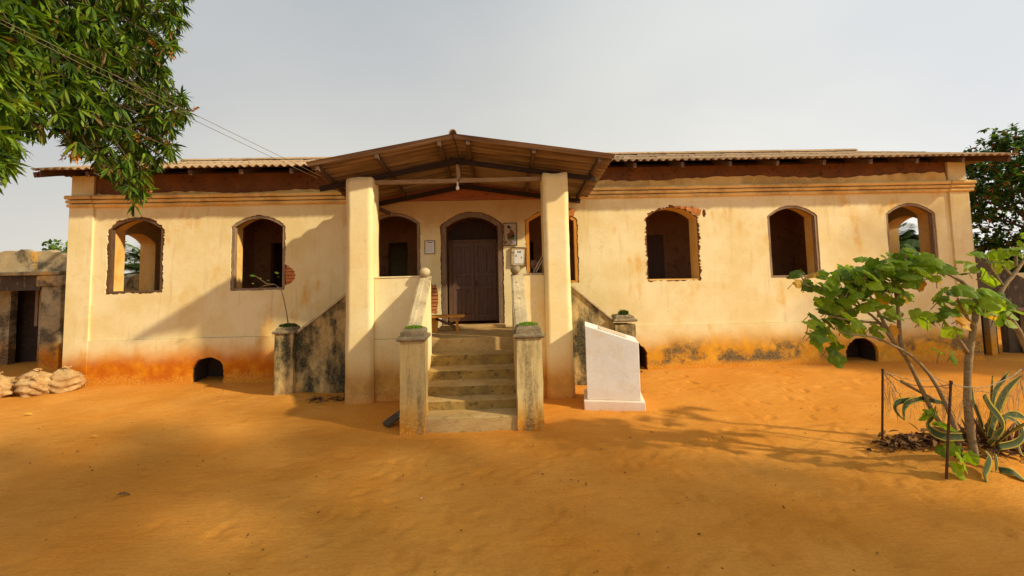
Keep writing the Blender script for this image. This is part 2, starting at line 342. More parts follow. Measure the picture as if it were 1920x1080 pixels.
def roofmat():
    t = NT('fibre cement sheet'); p = t.pos()
    n1 = t.noise(p, 0.8, 6, 0.6); n2 = t.noise(p, 6, 6, 0.65); n3 = t.noise(p, 40, 3, 0.6)
    col = t.mix(t.rmap(n1, 0.35, 0.65), (0.42, 0.28, 0.16), (0.33, 0.21, 0.11))
    col = t.mix(t.math('MULTIPLY', t.rmap(n2, 0.5, 0.7), 0.7), col, (0.16, 0.10, 0.06))
    col = t.mix(t.rmap(t.noise(p, 11, 4, 0.6), 0.62, 0.7), col, (0.5, 0.42, 0.3))
    t.bump(t.math('ADD', n2, t.math('MULTIPLY', n3, 0.4)), 0.4, 0.01)
    return t.done(col, 0.9, 0.15)
M['roof'] = roofmat()
def porchroofmat():
    t = NT('tan porch roof sheet'); p = t.pos()
    n1 = t.noise(t.map(p, (0.5, 2.5, 0.5)), 1.2, 6, 0.6); n2 = t.noise(t.map(p, (0.35, 11, 0.35)), 1.6, 5, 0.65)
    col = t.mix(t.rmap(n1, 0.35, 0.65), (0.31, 0.215, 0.14), (0.25, 0.165, 0.105))
    col = t.mix(t.math('MULTIPLY', t.rmap(n2, 0.44, 0.62), 0.75), col, (0.10, 0.06, 0.038))  # streaky stains down the slope, also painting in the corrugations' shade lines
    t.bump(n2, 0.3, 0.008)
    return t.done(col, 0.85, 0.15)
M['porchroof'] = porchroofmat()

def leafmat(name, cols, trans=0.35, rough=0.5, spec=0.22, obj=False):
    """cols: ramp over a random number for each leaf"""
    t = NT(name)
    r = t.n('ShaderNodeNewGeometry').outputs['Random Per Island']
    if obj: r = t.n('ShaderNodeObjectInfo').outputs['Random']
    n = len(cols); stops = [(i / n, c) for i, c in enumerate(cols)]
    col = t.ramp(r, *stops, interp='CONSTANT')
    col = t.mix(0.45, col, t.ramp(t.noise(t.obj() if obj else t.pos(), 9 if not obj else 4, 3, 0.6), (0.3, 0.6), (0.7, 1.3)), 'MULTIPLY')
    t.set(t.p.inputs['Base Color'], col); t.p.inputs['Roughness'].default_value = rough; t.p.inputs['Specular IOR Level'].default_value = spec
    tr = t.n('ShaderNodeBsdfTranslucent'); t.set(tr.inputs[0], t.mix(1.0, col, (1.5, 1.6, 0.6), 'MULTIPLY'))
    ms = t.n('ShaderNodeMixShader'); ms.inputs[0].default_value = trans
    t.t.links.new(t.p.outputs[0], ms.inputs[1]); t.t.links.new(tr.outputs[0], ms.inputs[2]); t.t.links.new(ms.outputs[0], t.out.inputs[0])
    return t.mat
G1, G2, G3, G4 = (0.03, 0.065, 0.008), (0.07, 0.135, 0.01), (0.13, 0.22, 0.015), (0.22, 0.31, 0.025)
M['mango'] = leafmat('mango leaf', [G1, G1, G2, G1, G3, G3, G2, G1, G4, (0.19, 0.25, 0.03), G1, G3, G2, G1, (0.2, 0.12, 0.03)])
M['mangoleaf'] = leafmat('mango leaf single', [G2, G3, G3, G2, G4, G3, G4, G2, (0.22, 0.24, 0.03)], obj=True)
M['panicle'] = leafmat('orange flower panicle', [(0.5, 0.22, 0.03), (0.42, 0.2, 0.04), (0.36, 0.15, 0.05)], 0.25)
M['bush'] = leafmat('dark tree leaf', [(0.03, 0.07, 0.012), (0.05, 0.11, 0.015), (0.07, 0.15, 0.02), (0.05, 0.10, 0.012), (0.14, 0.22, 0.025), (0.025, 0.055, 0.012), (0.02, 0.05, 0.01), (0.04, 0.085, 0.02), (0.30, 0.08, 0.02), (0.03, 0.06, 0.015), (0.05, 0.10, 0.02)])
M['bushy'] = leafmat('light tree leaf', [G2, G3, G2, G1])
M['jat'] = leafmat('lobed green leaf', [(0.17, 0.27, 0.014), (0.23, 0.34, 0.018), (0.12, 0.205, 0.012), (0.30, 0.41, 0.025), (0.08, 0.14, 0.01), (0.21, 0.32, 0.016)], 0.48, obj=True)
M['jatyellow'] = leafmat('yellowed lobed leaf', [(0.6, 0.36, 0.03), (0.55, 0.28, 0.03), (0.62, 0.42, 0.06)], 0.4, obj=True)
M['frond'] = leafmat('palm leaflet', [(0.09, 0.16, 0.04), (0.13, 0.21, 0.06), (0.2, 0.26, 0.09), (0.07, 0.13, 0.03)], 0.3)
M['moss'] = leafmat('bright moss', [(0.16, 0.30, 0.015), (0.22, 0.36, 0.02), (0.12, 0.22, 0.012)], 0.3)
M['darkmoss'] = leafmat('dull moss', [(0.06, 0.10, 0.012), (0.09, 0.13, 0.018), (0.045, 0.07, 0.01)], 0.2)
def agavemat():
    t = NT('variegated agave leaf'); u = t.n('ShaderNodeUVMap'); X, Y, Z = t.sep(u.outputs[0])
    e = t.math('ABSOLUTE', t.math('SUBTRACT', X, 0.5))
    n = t.noise(t.pos(), 7, 4, 0.6); n2 = t.noise(t.map(u.outputs[0], (14, 0.6, 1)), 1.5, 3, 0.6)
    g = t.mix(t.rmap(n2, 0.35, 0.65), (0.026, 0.042, 0.012), (0.058, 0.08, 0.022))
    col = t.mix(t.rmap(e, 0.35, 0.40), g, (0.36, 0.26, 0.03))
    col = t.mix(t.rmap(n, 0.56, 0.72), col, (0.22, 0.13, 0.04))
    return t.done(col, 0.65, 0.15)
M['agave'] = agavemat()
def sandmat():
    t = NT('orange sand'); p = t.pos()
    n0 = t.noise(p, 0.16, 4, 0.55); n1 = t.noise(p, 0.75, 6, 0.6); n2 = t.noise(t.map(p, (1, 2.4, 1), (0, 0, 0.35)), 3.2, 7, 0.66); n3 = t.noise(p, 28, 5, 0.7); n4 = t.noise(p, 130, 3, 0.6)
    col = t.mix(t.rmap(n1, 0.32, 0.68), (0.56, 0.225, 0.03), (0.645, 0.29, 0.053))
    col = t.mix(t.math('MULTIPLY', t.rmap(n0, 0.42, 0.62), 0.5), col, (0.56, 0.20, 0.022))
    col = t.mix(t.math('MULTIPLY', t.rmap(n2, 0.52, 0.72), 0.45), col, (0.48, 0.182, 0.024))
    col = t.mix(0.5, col, t.ramp(n3, (0.25, 0.75), (0.75, 1.22)), 'MULTIPLY')
    col = t.mix(t.rmap(n4, 0.70, 0.76), col, (0.2, 0.09, 0.03))
    h = t.math('ADD', t.math('MULTIPLY', n2, 1.0), t.math('ADD', t.math('MULTIPLY', n3, 0.35), t.math('MULTIPLY', n4, 0.12)))
    n5 = t.noise(t.map(p, (1.2, 9, 1), (0, 0, 0.5)), 2.6, 4, 0.6, 0.6); h = t.math('ADD', h, t.math('MULTIPLY', n5, 0.5))
    t.bump(h, 0.6, 0.04)
    return t.done(col, 0.95, 0.1)
M['sand'] = sandmat()

# ------------------------------------------------------------------ ground: one sheet, fine near the camera
def axis(lo, a, b, hi, st):
    fine = list(np.arange(a, b, st)); out = []; x = b; d = st
    while x < hi: out.append(x); d = min(d * 1.35, 40); x += d
    out.append(hi); left = []; x = a; d = st
    while True:
        d = min(d * 1.35, 40); x -= d
        if x <= lo: break
        left.append(x)
    left.append(lo)
    return np.array(left[::-1] + fine + out)
gx = axis(-400, -9.6, 9.4, 400, 0.042); gy = axis(-120, -8.6, -0.4, 500, 0.042)
GX, GY = np.meshgrid(gx, gy)
def vnoise(X, Y, s, seed):
    r = np.random.default_rng(seed).standard_normal((256, 256))
    u = X / s; v = Y / s; i = np.floor(u).astype(int); j = np.floor(v).astype(int); fu = u - i; fv = v - j
    fu = fu * fu * (3 - 2 * fu); fv = fv * fv * (3 - 2 * fv); g = lambda a, b: r[b % 256, a % 256]
    return (g(i, j) * (1 - fu) + g(i + 1, j) * fu) * (1 - fv) + (g(i, j + 1) * (1 - fu) + g(i + 1, j + 1) * fu) * fv
near = np.exp(-(np.maximum(0, np.abs(GX) - 9) / 6) ** 2) * np.exp(-(np.maximum(0, np.abs(GY + 4.5) - 4.5) / 5) ** 2)
GZ = (vnoise(GX, GY, 1.9, 1) * 0.014 + vnoise(GX, GY, 0.6, 2) * 0.006 + vnoise(GX + 0.5 * GY, GY * 2, 0.22, 3) * 0.0028) * near
# sand drifted against walls and stair feet
for (x, y, r, h) in [(-8.2, -0.1, 1.6, .02), (-4.3, -1.5, .45, .05), (-2.2, -2.1, .7, .04), (5.6, -0.1, 2, .03), (8.9, -.1, 1.2, .03), (5.7, -5.3, .75, .10), (6.3, -5.0, .6, .08)]:
    GZ += h * np.exp(-((GX - x) ** 2 + (GY - y) ** 2) / r ** 2)
# footprints: heel and sole dents with a ridged tread and a raised rim
def fprint(x, y, a, s, dep):
    i0, i1 = np.searchsorted(gx, (x - .3, x + .3)); j0, j1 = np.searchsorted(gy, (y - .3, y + .3))
    if i1 - i0 < 4 or j1 - j0 < 4: return
    X = GX[j0:j1, i0:i1] - x; Y = GY[j0:j1, i0:i1] - y
    u = (X * math.cos(a) + Y * math.sin(a)) / s; v = (-X * math.sin(a) + Y * math.cos(a)) / s
    w = 0.052 + 0.012 * np.sin(u * 14 + 1)
    e = (np.abs(u) / 0.14) ** 4 + (np.abs(v) / w) ** 4
    GZ[j0:j1, i0:i1] += -dep * np.exp(-e) * (1 + 0.45 * np.sin(u * 150)) + dep * 0.55 * np.exp(-((e ** .25 - 1.35) / .22) ** 2)
fr = random.Random(5)
for k in range(70):
    x, y = fr.uniform(-6, 8), fr.uniform(-8.2, -1.2); a = fr.uniform(0, 6.28)
    if x < -3 and fr.random() < .6: continue
    for q in range(fr.randint(2, 9)):
        if not (-3.3 < x < 1.6 and y > -4): fprint(x + fr.uniform(-.03, .03), y, a, fr.uniform(.85, 1.08), fr.uniform(.008, .020))
        sd = .11 * (1 if q % 2 else -1)
        x += math.cos(a) * .5 - math.sin(a) * sd * 2; y += math.sin(a) * .5 + math.cos(a) * sd * 2; a += fr.uniform(-.2, .2)
for k in range(260):
    x, y = fr.gauss(1.2, 2.6), fr.uniform(-8.3, -4.4)
    fprint(x, y, fr.uniform(0, 6.28), fr.uniform(.7, 1.1), fr.uniform(.006, .016))
ny, nx = GX.shape
me = bpy.data.meshes.new('ground')
me.vertices.add(nx * ny); me.vertices.foreach_set('co', np.stack([GX, GY, GZ], -1).ravel())
ii = np.arange(nx * ny).reshape(ny, nx); q = np.stack([ii[:-1, :-1], ii[:-1, 1:], ii[1:, 1:], ii[1:, :-1]], -1).reshape(-1, 4)
me.loops.add(q.size); me.loops.foreach_set('vertex_index', q.ravel()); me.polygons.add(len(q))
me.polygons.foreach_set('loop_start', np.arange(len(q)) * 4); me.polygons.foreach_set('loop_total', np.full(len(q), 4)); me.polygons.foreach_set('use_smooth', [True] * len(q))
me.update(calc_edges=True); me.materials.append(M['sand'])
ground = bpy.data.objects.new('ground', me); COL.objects.link(ground); ground['kind'] = 'structure'
ground['label'] = 'bare orange sand yard marked with footprints'

# ------------------------------------------------------------------ house
house = thing('house', 'long cream plastered house with arched window openings, central stair porch and corrugated roof', 'house', (0, 0, 0))
FRONT = lambda u, v, d: (u, d, v)
SIDE = lambda u, v, d: (d, u, v)
def arch(cx, w, z0, spring, crown, n=12):
    r = crown - spring; Rr = (w * w / 4 + r * r) / (2 * r); a0 = math.asin(min(1, w / 2 / Rr))
    pts = [(cx - w/2, z0)]
    for k in range(n + 1):
        a = -a0 + 2 * a0 * k / n
        pts.append((cx + Rr * math.sin(a), crown - Rr + Rr * math.cos(a)))
    return pts + [(cx + w/2, z0)]
def jag(pts, out, amp, seed, step=0.035, skip_bottom=True):
    """a ragged, slightly larger outline: broken plaster round an opening"""
    r = random.Random(seed); c = (sum(p[0] for p in pts) / len(pts), sum(p[1] for p in pts) / len(pts)); res = []
    n = len(pts)
    for i in range(n):
        a, b = pts[i], pts[(i+1) % n]; L_ = math.hypot(b[0]-a[0], b[1]-a[1]); k = max(1, int(L_ / step))
        nx_, nz_ = (a[1]-b[1]) / (L_ or 1), (b[0]-a[0]) / (L_ or 1)
        for j in range(k):
            t = j / k; x = a[0] + (b[0]-a[0]) * t; z = a[1] + (b[1]-a[1]) * t
            bottom = i == n - 1
            o = (out * 0.4 if bottom else out) + r.uniform(-amp, amp) * (0.4 if bottom else 1)
            dx, dz = x - c[0], z - c[1]; l = math.hypot(dx, dz)
            o += .5 * amp * math.sin(x * 9 + z * 7 + seed) + .3 * amp * math.sin(x * 31 - z * 23 + seed); x += r.uniform(-.3, .3) * step * abs(b[0]-a[0]) / (L_ or 1); z += r.uniform(-.3, .3) * step * abs(b[1]-a[1]) / (L_ or 1)
            res.append((x + nx_ * o * 0.7 + dx / l * o * 0.3, z + nz_ * o * 0.7 + dz / l * o * 0.3))
    return res
W_, SILL, SPR, CRN = 1.27, 2.14, 3.67, 3.93
wx = {'w1': -8.66, 'w2': -5.78, 'wpl': -2.55, 'wpr': 1.30, 'w3': 4.29, 'w4': 7.34, 'w6': 10.38}
DX, DW = -0.655, 1.49
opens = {k: arch(x, W_, SILL, SPR, CRN) for k, x in wx.items()}
dooro = arch(DX, DW, 1.15, 3.58, 3.91)
vents = {'a': arch(-6.88, 0.72, -0.15, 0.33, 0.60, 10), 'b': arch(3.08, 0.86, -0.15, 0.40, 0.72, 10), 'c': arch(8.83, 0.78, -0.15, 0.33, 0.62, 10)}
X0, X1 = -10.19, 11.90
def rect(a, b, c, d): return [(a, c), (a, d), (b, d), (b, c)]
# raw wall behind the plaster, with the deep plastered reveals
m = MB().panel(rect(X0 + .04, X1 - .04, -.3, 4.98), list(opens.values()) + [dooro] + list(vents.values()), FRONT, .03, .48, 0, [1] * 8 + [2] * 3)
m.build('wall', [M['core'], M['reveal'], M['soot_shade']], house)
# end walls, each with an arched window
sw = arch(1.385, 1.29, 2.12, 3.42, 3.68)
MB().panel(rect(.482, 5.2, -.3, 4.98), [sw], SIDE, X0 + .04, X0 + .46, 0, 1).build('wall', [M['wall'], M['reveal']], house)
sw2 = arch(1.33, 1.27, 2.12, 3.44, 3.72)
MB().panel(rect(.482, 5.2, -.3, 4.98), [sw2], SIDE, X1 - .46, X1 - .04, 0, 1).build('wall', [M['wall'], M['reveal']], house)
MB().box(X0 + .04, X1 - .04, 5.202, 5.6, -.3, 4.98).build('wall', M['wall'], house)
# plaster skin
jo = {'w1': (.028, .022), 'w2': (.008, .010), 'wpl': (.008, .006), 'wpr': (.010, .010), 'w3': (.04, .03), 'w4': (.004, .003), 'w6': (.004, .003)}
holes = [jag(opens[k], jo[k][0], jo[k][1], i) for i, k in enumerate(opens)] + [jag(dooro, .02, .01, 77)]
bite = random.Random(15); holes[1] = [(x + (.235 * math.sin(math.pi * (z - 2.24) / .48) ** .5 + bite.uniform(-.02, .02) if x > -5.4 and 2.25 < z < 2.71 else 0), z) for x, z in holes[1]]
def blob(cx, cz, rx, rz, seed, n=16):
    r = random.Random(seed)
    return [(cx + rx * math.cos(-2*math.pi*k/n) * r.uniform(.78, 1.15), cz + rz * math.sin(-2*math.pi*k/n) * r.uniform(.78, 1.15)) for k in range(n)]
holes += [blob(-1.60, 1.83, .125, .38, 4), blob(5.11, 3.78, .055, .10, 12)]
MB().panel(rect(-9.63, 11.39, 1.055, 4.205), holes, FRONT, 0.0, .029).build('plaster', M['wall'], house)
MB().panel(rect(-9.63, 11.39, -.3, 1.05), [jag(v, .01, .012, 20 + i, .05) for i, v in enumerate(vents.values())], FRONT, -.042, .029).build('plinth', M['plinth'], house)
for a, b in ((X0, -9.632), (11.392, X1)):
    MB().box(a, b, -.05, .029, -.3, 4.205).build('pilaster', M['plinth'], house, bevel=.008)
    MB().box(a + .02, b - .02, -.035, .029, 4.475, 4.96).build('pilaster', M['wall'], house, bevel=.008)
# ragged plaster left on the frieze
r_ = random.Random(9)
top = [(x, 4.655 + .04 * math.sin(x * 1.3) + r_.uniform(-.015, .03)) for x in np.arange(2.0, 11.39, .13)]
MB().panel([(2.0, 4.475)] + top + [(11.39, 4.56), (11.39, 4.475)], [], FRONT, .0, .029).build('frieze_plaster', M['cornice'], house)
top = [(x, 4.52 + .03 * math.sin(x * 2.3) + r_.uniform(-.015, .02)) for x in np.arange(-9.6, -3.4, .13)]
MB().panel([(-9.62, 4.475)] + top + [(-3.3, 4.475)], [], FRONT, .008, .029).build('frieze_plaster', M['cornice'], house)
# cornice: three rounded bands, breaking forward over the pilasters
def cornice(a, b, dy):
    for i, (z0, z1, pr) in enumerate(((4.20, 4.275, .06), (4.292, 4.365, .095), (4.382, 4.47, .135))):
        m = MB(); pts = []
        for k in range(7):
            t = k / 6 * math.pi; pts.append((-(pr + dy) - .022 * math.sin(t), z0 + (z1 - z0) * k / 6))
        pts = [(.028, z0)] + pts + [(.028, z1)]
        n = max(2, int((b - a) / .12)); vs_ = []; fs_ = []
        for s in range(n + 1):
            x = a + (b - a) * s / n
            for y, z in pts: vs_.append((x, y + (noise.noise((x * 2.2, z * 6, 1)) * .009 + noise.noise((x * 9, z * 9, 4)) * .007 if y < 0 else 0), z + noise.noise((x * 3, 2.2, z)) * .006))
        k = len(pts)
        fs_ = [(s*k+j, (s+1)*k+j, (s+1)*k+j+1, s*k+j+1) for s in range(n) for j in range(k-1)] + [tuple(range(k)), tuple(n*k+j for j in range(k))]
        m.add(vs_, fs_).build('cornice', M['cornice'], house)
cornice(-9.60, -3.32, 0); cornice(X0 - .01, -9.602, .03); cornice(1.78, 11.36, 0); cornice(11.362, X1 + .08, .03)
MB().box(-3.3, 1.76, -.02, .029, 4.212, 4.62).build('red_band', M['redband'], house, bevel=.006)
# brick showing where the plaster has fallen
bm_ = None
def brick(x, z, w, h, y=.004, rz=0):
    o = MB().box(-w/2, w/2, -.02, .05, -h/2, h/2).build('brick', M['brick'], house, bevel=.006, rough=.006, rs=14)
    o.location = (x, y + .022, z); o.rotation_euler = (random.uniform(-.03, .03), rz + random.uniform(-.02, .02), random.uniform(-.06, .06))
for i in range(8):
    z = 1.52 + i * .085
    brick(-1.60 + random.uniform(-.02, .02), z, .20, .066, y=-.002 + random.uniform(-.008, .006))
    brick(-1.47, z + random.uniform(-.004, .004), .05, .066, y=.006)
for i in range(6): brick(-5.0 + random.uniform(-.015, .015), 2.27 + i * .083, .24, .066, y=.006)
# terracotta pieces sticking out of the broken arches
def shard(x, z, w, h, a, y=-.03):
    o = MB().add([(-w/2,0,-h/2),(w/2,0,-h*.3),(w*.42,0,h*.5),(-w*.1,0,h*.28),(-w*.5,0,h*.4),(-w/2,.05,-h/2),(w/2,.05,-h*.3),(w*.42,.05,h*.5),(-w*.1,.05,h*.28),(-w*.5,.05,h*.4)],
        [(4,3,2,1,0),(5,6,7,8,9),(0,1,6,5),(1,2,7,6),(2,3,8,7),(3,4,9,8),(4,0,5,9)]).build('terracotta_shard', M['shard'], house, rough=.008, rs=12)
    o.location = (x, y, z); o.rotation_euler = (0, a, random.uniform(-.2, .2))
shard(4.87, 3.86, .20, .17, .5); shard(4.74, 3.90, .16, .09, .2); shard(4.60, 3.925, .16, .07, .1); shard(4.98, 3.80, .08, .20, .3); shard(4.45, 3.945, .14, .05, 0)
shard(1.80, 3.86, .15, .22, .35, -.06); shard(1.72, 3.83, .12, .09, .3)
# window frames
def ring(out, ww, y0, y1, name, mat, parent, jit=0.0, seed=0):
    c = (sum(p[0] for p in out) / len(out), 0); n = len(out); inn = []
    for i, p in enumerate(out):
        a = out[max(i-1, 0)]; b = out[min(i+1, n-1)]; l = math.hypot(b[0]-a[0], b[1]-a[1]) or 1
        nx_, nz_ = (b[1]-a[1]) / l, -(b[0]-a[0]) / l
        inn.append((p[0] + nx_ * ww, p[1] + nz_ * ww if i not in (0, n-1) else p[1]))
    vs_ = []
    for y in (y0, y1):
        vs_ += [(p[0], y, p[1]) for p in out] + [(p[0], y, p[1]) for p in inn]
    fs_ = []
    for i in range(n - 1):
        fs_ += [(i, i+1, n+i+1, n+i), (2*n+i, 3*n+i, 3*n+i+1, 2*n+i+1), (i, 2*n+i, 2*n+i+1, i+1), (n+i, n+i+1, 3*n+i+1, 3*n+i)]
    fs_ += [(0, n, 3*n, 2*n), (n-1, 3*n-1, 4*n-1, 2*n-1)]
    return MB().add(vs_, fs_).build(name, mat, parent, rough=jit, rs=9)
def inset(pts, d):
    c = [(p[0] + (d if i < len(pts)/2 else -d) * (1 if abs(p[0]) >= 0 else 1), p[1] - d * (0 if i in (0, len(pts)-1) else 1)) for i, p in enumerate(pts)]
    return c
fm = {'w1': ('brownwood', .05), 'w2': ('greywood', .06), 'wpl': ('greywood', .065), 'wpr': ('pine', .075), 'w4': ('greywood', .055), 'w6': ('greywood', .055)}
for k, (mt, ww) in fm.items():
    x = wx[k]
    o = ring(arch(x, W_ - .01, SILL + .003, SPR - .002, CRN - .004, 14), ww, .016, .13, 'window_frame', M[mt], house, .004)
    MB().box(x - W_/2 + ww, x + W_/2 - ww, .02, .14, SILL + .001, SILL + .05).build('sill', M[mt], o, bevel=.006, rough=.004)
MB().box(wx['w3'] - W_/2 + .03, wx['w3'] + W_/2 - .03, .01, .4, SILL + .001, SILL + .025).build('sill', M['reveal'], house, rough=.006)
# entrance door: arched frame, two panelled leaves, boarded head
fr_ = ring(arch(DX, DW - .01, 1.152, 3.578, 3.905, 14), .11, .012, .16, 'door_frame', M['doorframe'], house, .005)
MB().panel(arch(DX, DW - .24, 1.20, 3.50, 3.80, 12), [], FRONT, .68, .70).build('door_lining', M['lunette'], fr_)
MB().box(DX - .60, DX + .60, .50, .56, 3.205, 3.27).build('transom', M['brownwood'], fr_, bevel=.006)
for s in (-1, 1):
    MB().box(DX + .02 + s * .60 - .045, DX + .02 + s * .60 + .045, .49, .57, 1.2, 3.2).build('door_post', M['brownwood'], fr_, bevel=.006)
    xa, xb = (DX + .02 - .55, DX + .02 - .004) if s < 0 else (DX + .02 + .004, DX + .02 + .55)
    m = MB().box(xa, xb, .535, .56, 1.22, 3.2)
    st = .085
    for a, b in ((xa, xa + st), (xb - st, xb), ((xa + xb) / 2 - .03, (xa + xb) / 2 + .03)): m.box(a, b, .50, .534, 1.22, 3.2)
    for z0, z1 in ((1.22, 1.38), (2.02, 2.10), (2.34, 2.42), (3.08, 3.2)): m.box(xa + st + .001, xb - st - .001, .499, .533, z0, z1)
    leaf = m.build('door_leaf', M['door'], fr_, bevel=.006)
    if s > 0: MB().box(xa + .02, xa + .06, .47, .498, 2.06, 2.24).tube([(xa + .04, .48, 2.18), (xa + .04, .45, 2.18), (xa + .1, .45, 2.17)], .01).build('handle', M['rust'], fr_)
MB().box(-1.40, .12, -.42, -.052, 1.15, 1.215).build('threshold', M['step'], house, bevel=.012, rough=.008)
# rooms behind the openings
MB().box(X0 + .5, X1 - .5, .482, 5.2, .95, 1.14).build('room_floor', M['inside'], house)
MB().box(X0 + .5, X1 - .5, .482, 5.2, 4.70, 4.78).build('room_ceiling', M['inside'], house)
dr = [rect(-6.80, -5.95, 1.141, 3.42), rect(-3.32, -2.75, 1.141, 3.35), rect(.35, 1.05, 1.141, 3.27)]
MB().panel(rect(-7.3, 9.1, 1.141, 4.699), dr, FRONT, 2.6, 2.78).build('room_wall', M['inside'], house)
for x in (-7.48, 9.102): MB().box(x, x + .178, .482, 5.2, 1.141, 4.699).build('room_wall', M['inside'], house)
MB().box(4.1, 5.02, 2.55, 2.598, 1.15, 3.42).box(4.15, 4.5, 2.535, 2.549, 1.3, 2.2).box(4.6, 4.95, 2.535, 2.549, 1.3, 2.2).build('room_door', M['door'], house)
# vault of each foundation vent: dark back wall
for x in (-6.88, 3.08, 8.83): MB().box(x - .6, x + .6, .60, .66, -.3, .9).build('vent_back', M['soot_shade'], house)

# ------------------------------------------------------------------ main roof: corrugated sheets, rafters, ridge
PER = 0.177
def corr(nw, length, amp=.026, th=.007, npw=8, seg=1):
    """one corrugated sheet: waves along local X, length along local Y"""
    n = int(nw * npw); vs_ = []
    for t in (0, 1):
        for j in range(seg + 1):
            for i in range(n + 1):
                x = i / npw * PER
                vs_.append((x, length * j / seg, amp * math.cos(2 * math.pi * i / npw) - t * th))
    k = (n + 1) * (seg + 1); fs_ = []
    for j in range(seg):
        for i in range(n):
            a = j * (n+1) + i; fs_ += [(a, a+1, a+n+2, a+n+1), (k+a, k+a+n+1, k+a+n+2, k+a+1)]
    for i in range(n):
        fs_ += [(i, k+i, k+i+1, i+1)]; b = seg * (n+1) + i; fs_ += [(b, b+1, k+b+1, k+b)]
    return vs_, fs_
EY, EZ, RY, RZ = -.78, 4.97, 2.5, 5.88
pit = math.atan2(RZ - EZ, RY - EY); SL = math.hypot(RZ - EZ, RY - EY)
EXL, EXR, RXL, RXR = X0 - .18, X1 + .50, -9.35, 11.1
NW = 6.5; SW = 5 * PER + .09
vs_, fs_ = corr(NW, SL / 2 + .12)
proto = MB().add(vs_, fs_).build('roof_sheet', M['roof'], house, smooth=True)
def clip_new(o, co, no):
    bm = bmesh.new(); bm.from_mesh(o.data)
    mw = o.matrix_basis; inv = mw.inverted()
    bmesh.ops.bisect_plane(bm, geom=list(bm.verts) + list(bm.edges) + list(bm.faces), plane_co=inv @ Vector(co), plane_no=(inv.to_3x3() @ Vector(no)), clear_outer=True)
    me = o.data.copy(); bm.to_mesh(me); bm.free(); o.data = me
first = True
hipL = (Vector((EXL, EY, EZ)), Vector((RXL, RY, RZ))); hipR = (Vector((EXR, EY, EZ)), Vector((RXR, RY, RZ)))
nL = Vector((-(RY - EY), RXL - EXL, 0)); nR = Vector((RY - EY, EXR - RXR, 0))
for row in (0, 1):
    x = EXL - .02; step = 5 * PER
    while x < EXR + .05:
        o = proto if first else proto.copy()
        if not first: COL.objects.link(o); o.parent = house
        first = False
        s0 = 0 if row == 0 else SL / 2 - .02
        j = random.uniform(-.012, .012)
        Mx = Matrix.Translation((x, EY + (s0 + j) * math.cos(pit), EZ + (s0 + j) * math.sin(pit) + .012 * row + random.uniform(-.002, .002))) @ Matrix.Rotation(pit, 4, 'X') @ Matrix.Rotation(random.uniform(-.004, .004), 4, 'Z')
        o.matrix_basis = Mx
        if x < RXL + .2: clip_new(o, hipL[0], nL)
        if x + 1.1 > RXR - .2: clip_new(o, hipR[0], nR)
        if len(o.data.polygons) == 0: bpy.data.objects.remove(o)
        x += step
MB().panel([(EXL + .25, EY + .12), (RXL, RY), (RXR, RY), (EXR - .25, EY + .12)], [], lambda u, v, d: (u, v, EZ + (v - EY) * math.tan(pit) + d), -.05, -.044).build('sun_block_sheet', M['purlin'], house)  # added sheet under the roof, blocks sun leaking onto the frieze
# hipped ends and the back slope
def slope(p0, p1, r0, r1, name):
    p0, p1, r0, r1 = map(Vector, (p0, p1, r0, r1)); n = int((p1 - p0).length / PER * 8); vs_ = []
    nn = (p1 - p0).cross(r0 - p0).normalized()
    for j in (0, 1):
        for i in range(n + 1):
            t = i / n; a = p0.lerp(p1, t); b = r0.lerp(r1, t)
            d = .026 * math.cos(2 * math.pi * i / 8)
            vs_.append((a if j == 0 else b) + nn * (d if j == 0 else d * .3))
    MB().add(vs_, [(i, i+1, n+2+i, n+1+i) for i in range(n)]).build(name, M['roof'], house, smooth=True, weld=False)
BY = RY + (RY - EY)
slope((EXL, BY, EZ), (EXL, EY, EZ), (RXL, RY, RZ), (RXL, RY - .01, RZ), 'roof_slope')
slope((EXR, EY, EZ), (EXR, BY, EZ), (RXR, RY - .01, RZ), (RXR, RY, RZ), 'roof_slope')
slope((EXR, BY, EZ), (EXL, BY, EZ), (RXR, RY, RZ), (RXL, RY, RZ), 'roof_slope')
k = 0; x = RXL
while x < RXR - .1:
    e = min(x + 1.8, RXR); m = MB(); n = 9; vs_ = []
    for xx in (x, e + .04):
        for i in range(n + 1):
            a = math.pi * i / n; vs_.append((xx, RY - .16 * math.cos(a), RZ + .01 + .085 * math.sin(a) + .004 * (k % 2)))
    m.add(vs_, [(i, i+1, n+2+i, n+1+i) for i in range(n)] + [tuple(range(n+1)), tuple(range(2*n+1, n, -1))]).build('ridge_cap', M['roof'], house)
    x = e; k += 1
for x in np.arange(-10.35, 12.3, 1.13):
    if -3.3 < x < 1.7: continue
    zo = -.115
    MB().bar((x, EY + .08, EZ + zo), (x, 2.4, EZ + zo + (2.4 - EY - .08) * math.tan(pit)), .075, .12).build('rafter', M['purlin'], house, bevel=.006)
MB().box(X0 + .1, X1 - .1, .04, .16, 4.982, 5.04).build('wall_plate', M['darkbeam'], house)
for (cx, ex) in ((X0 + .3, EXL + .1), (X1 - .3, EXR - .1)):
    MB().bar((ex, EY + .1, EZ - .09), (cx, .6, EZ + .22), .08, .12).build('rafter', M['purlin'], house)

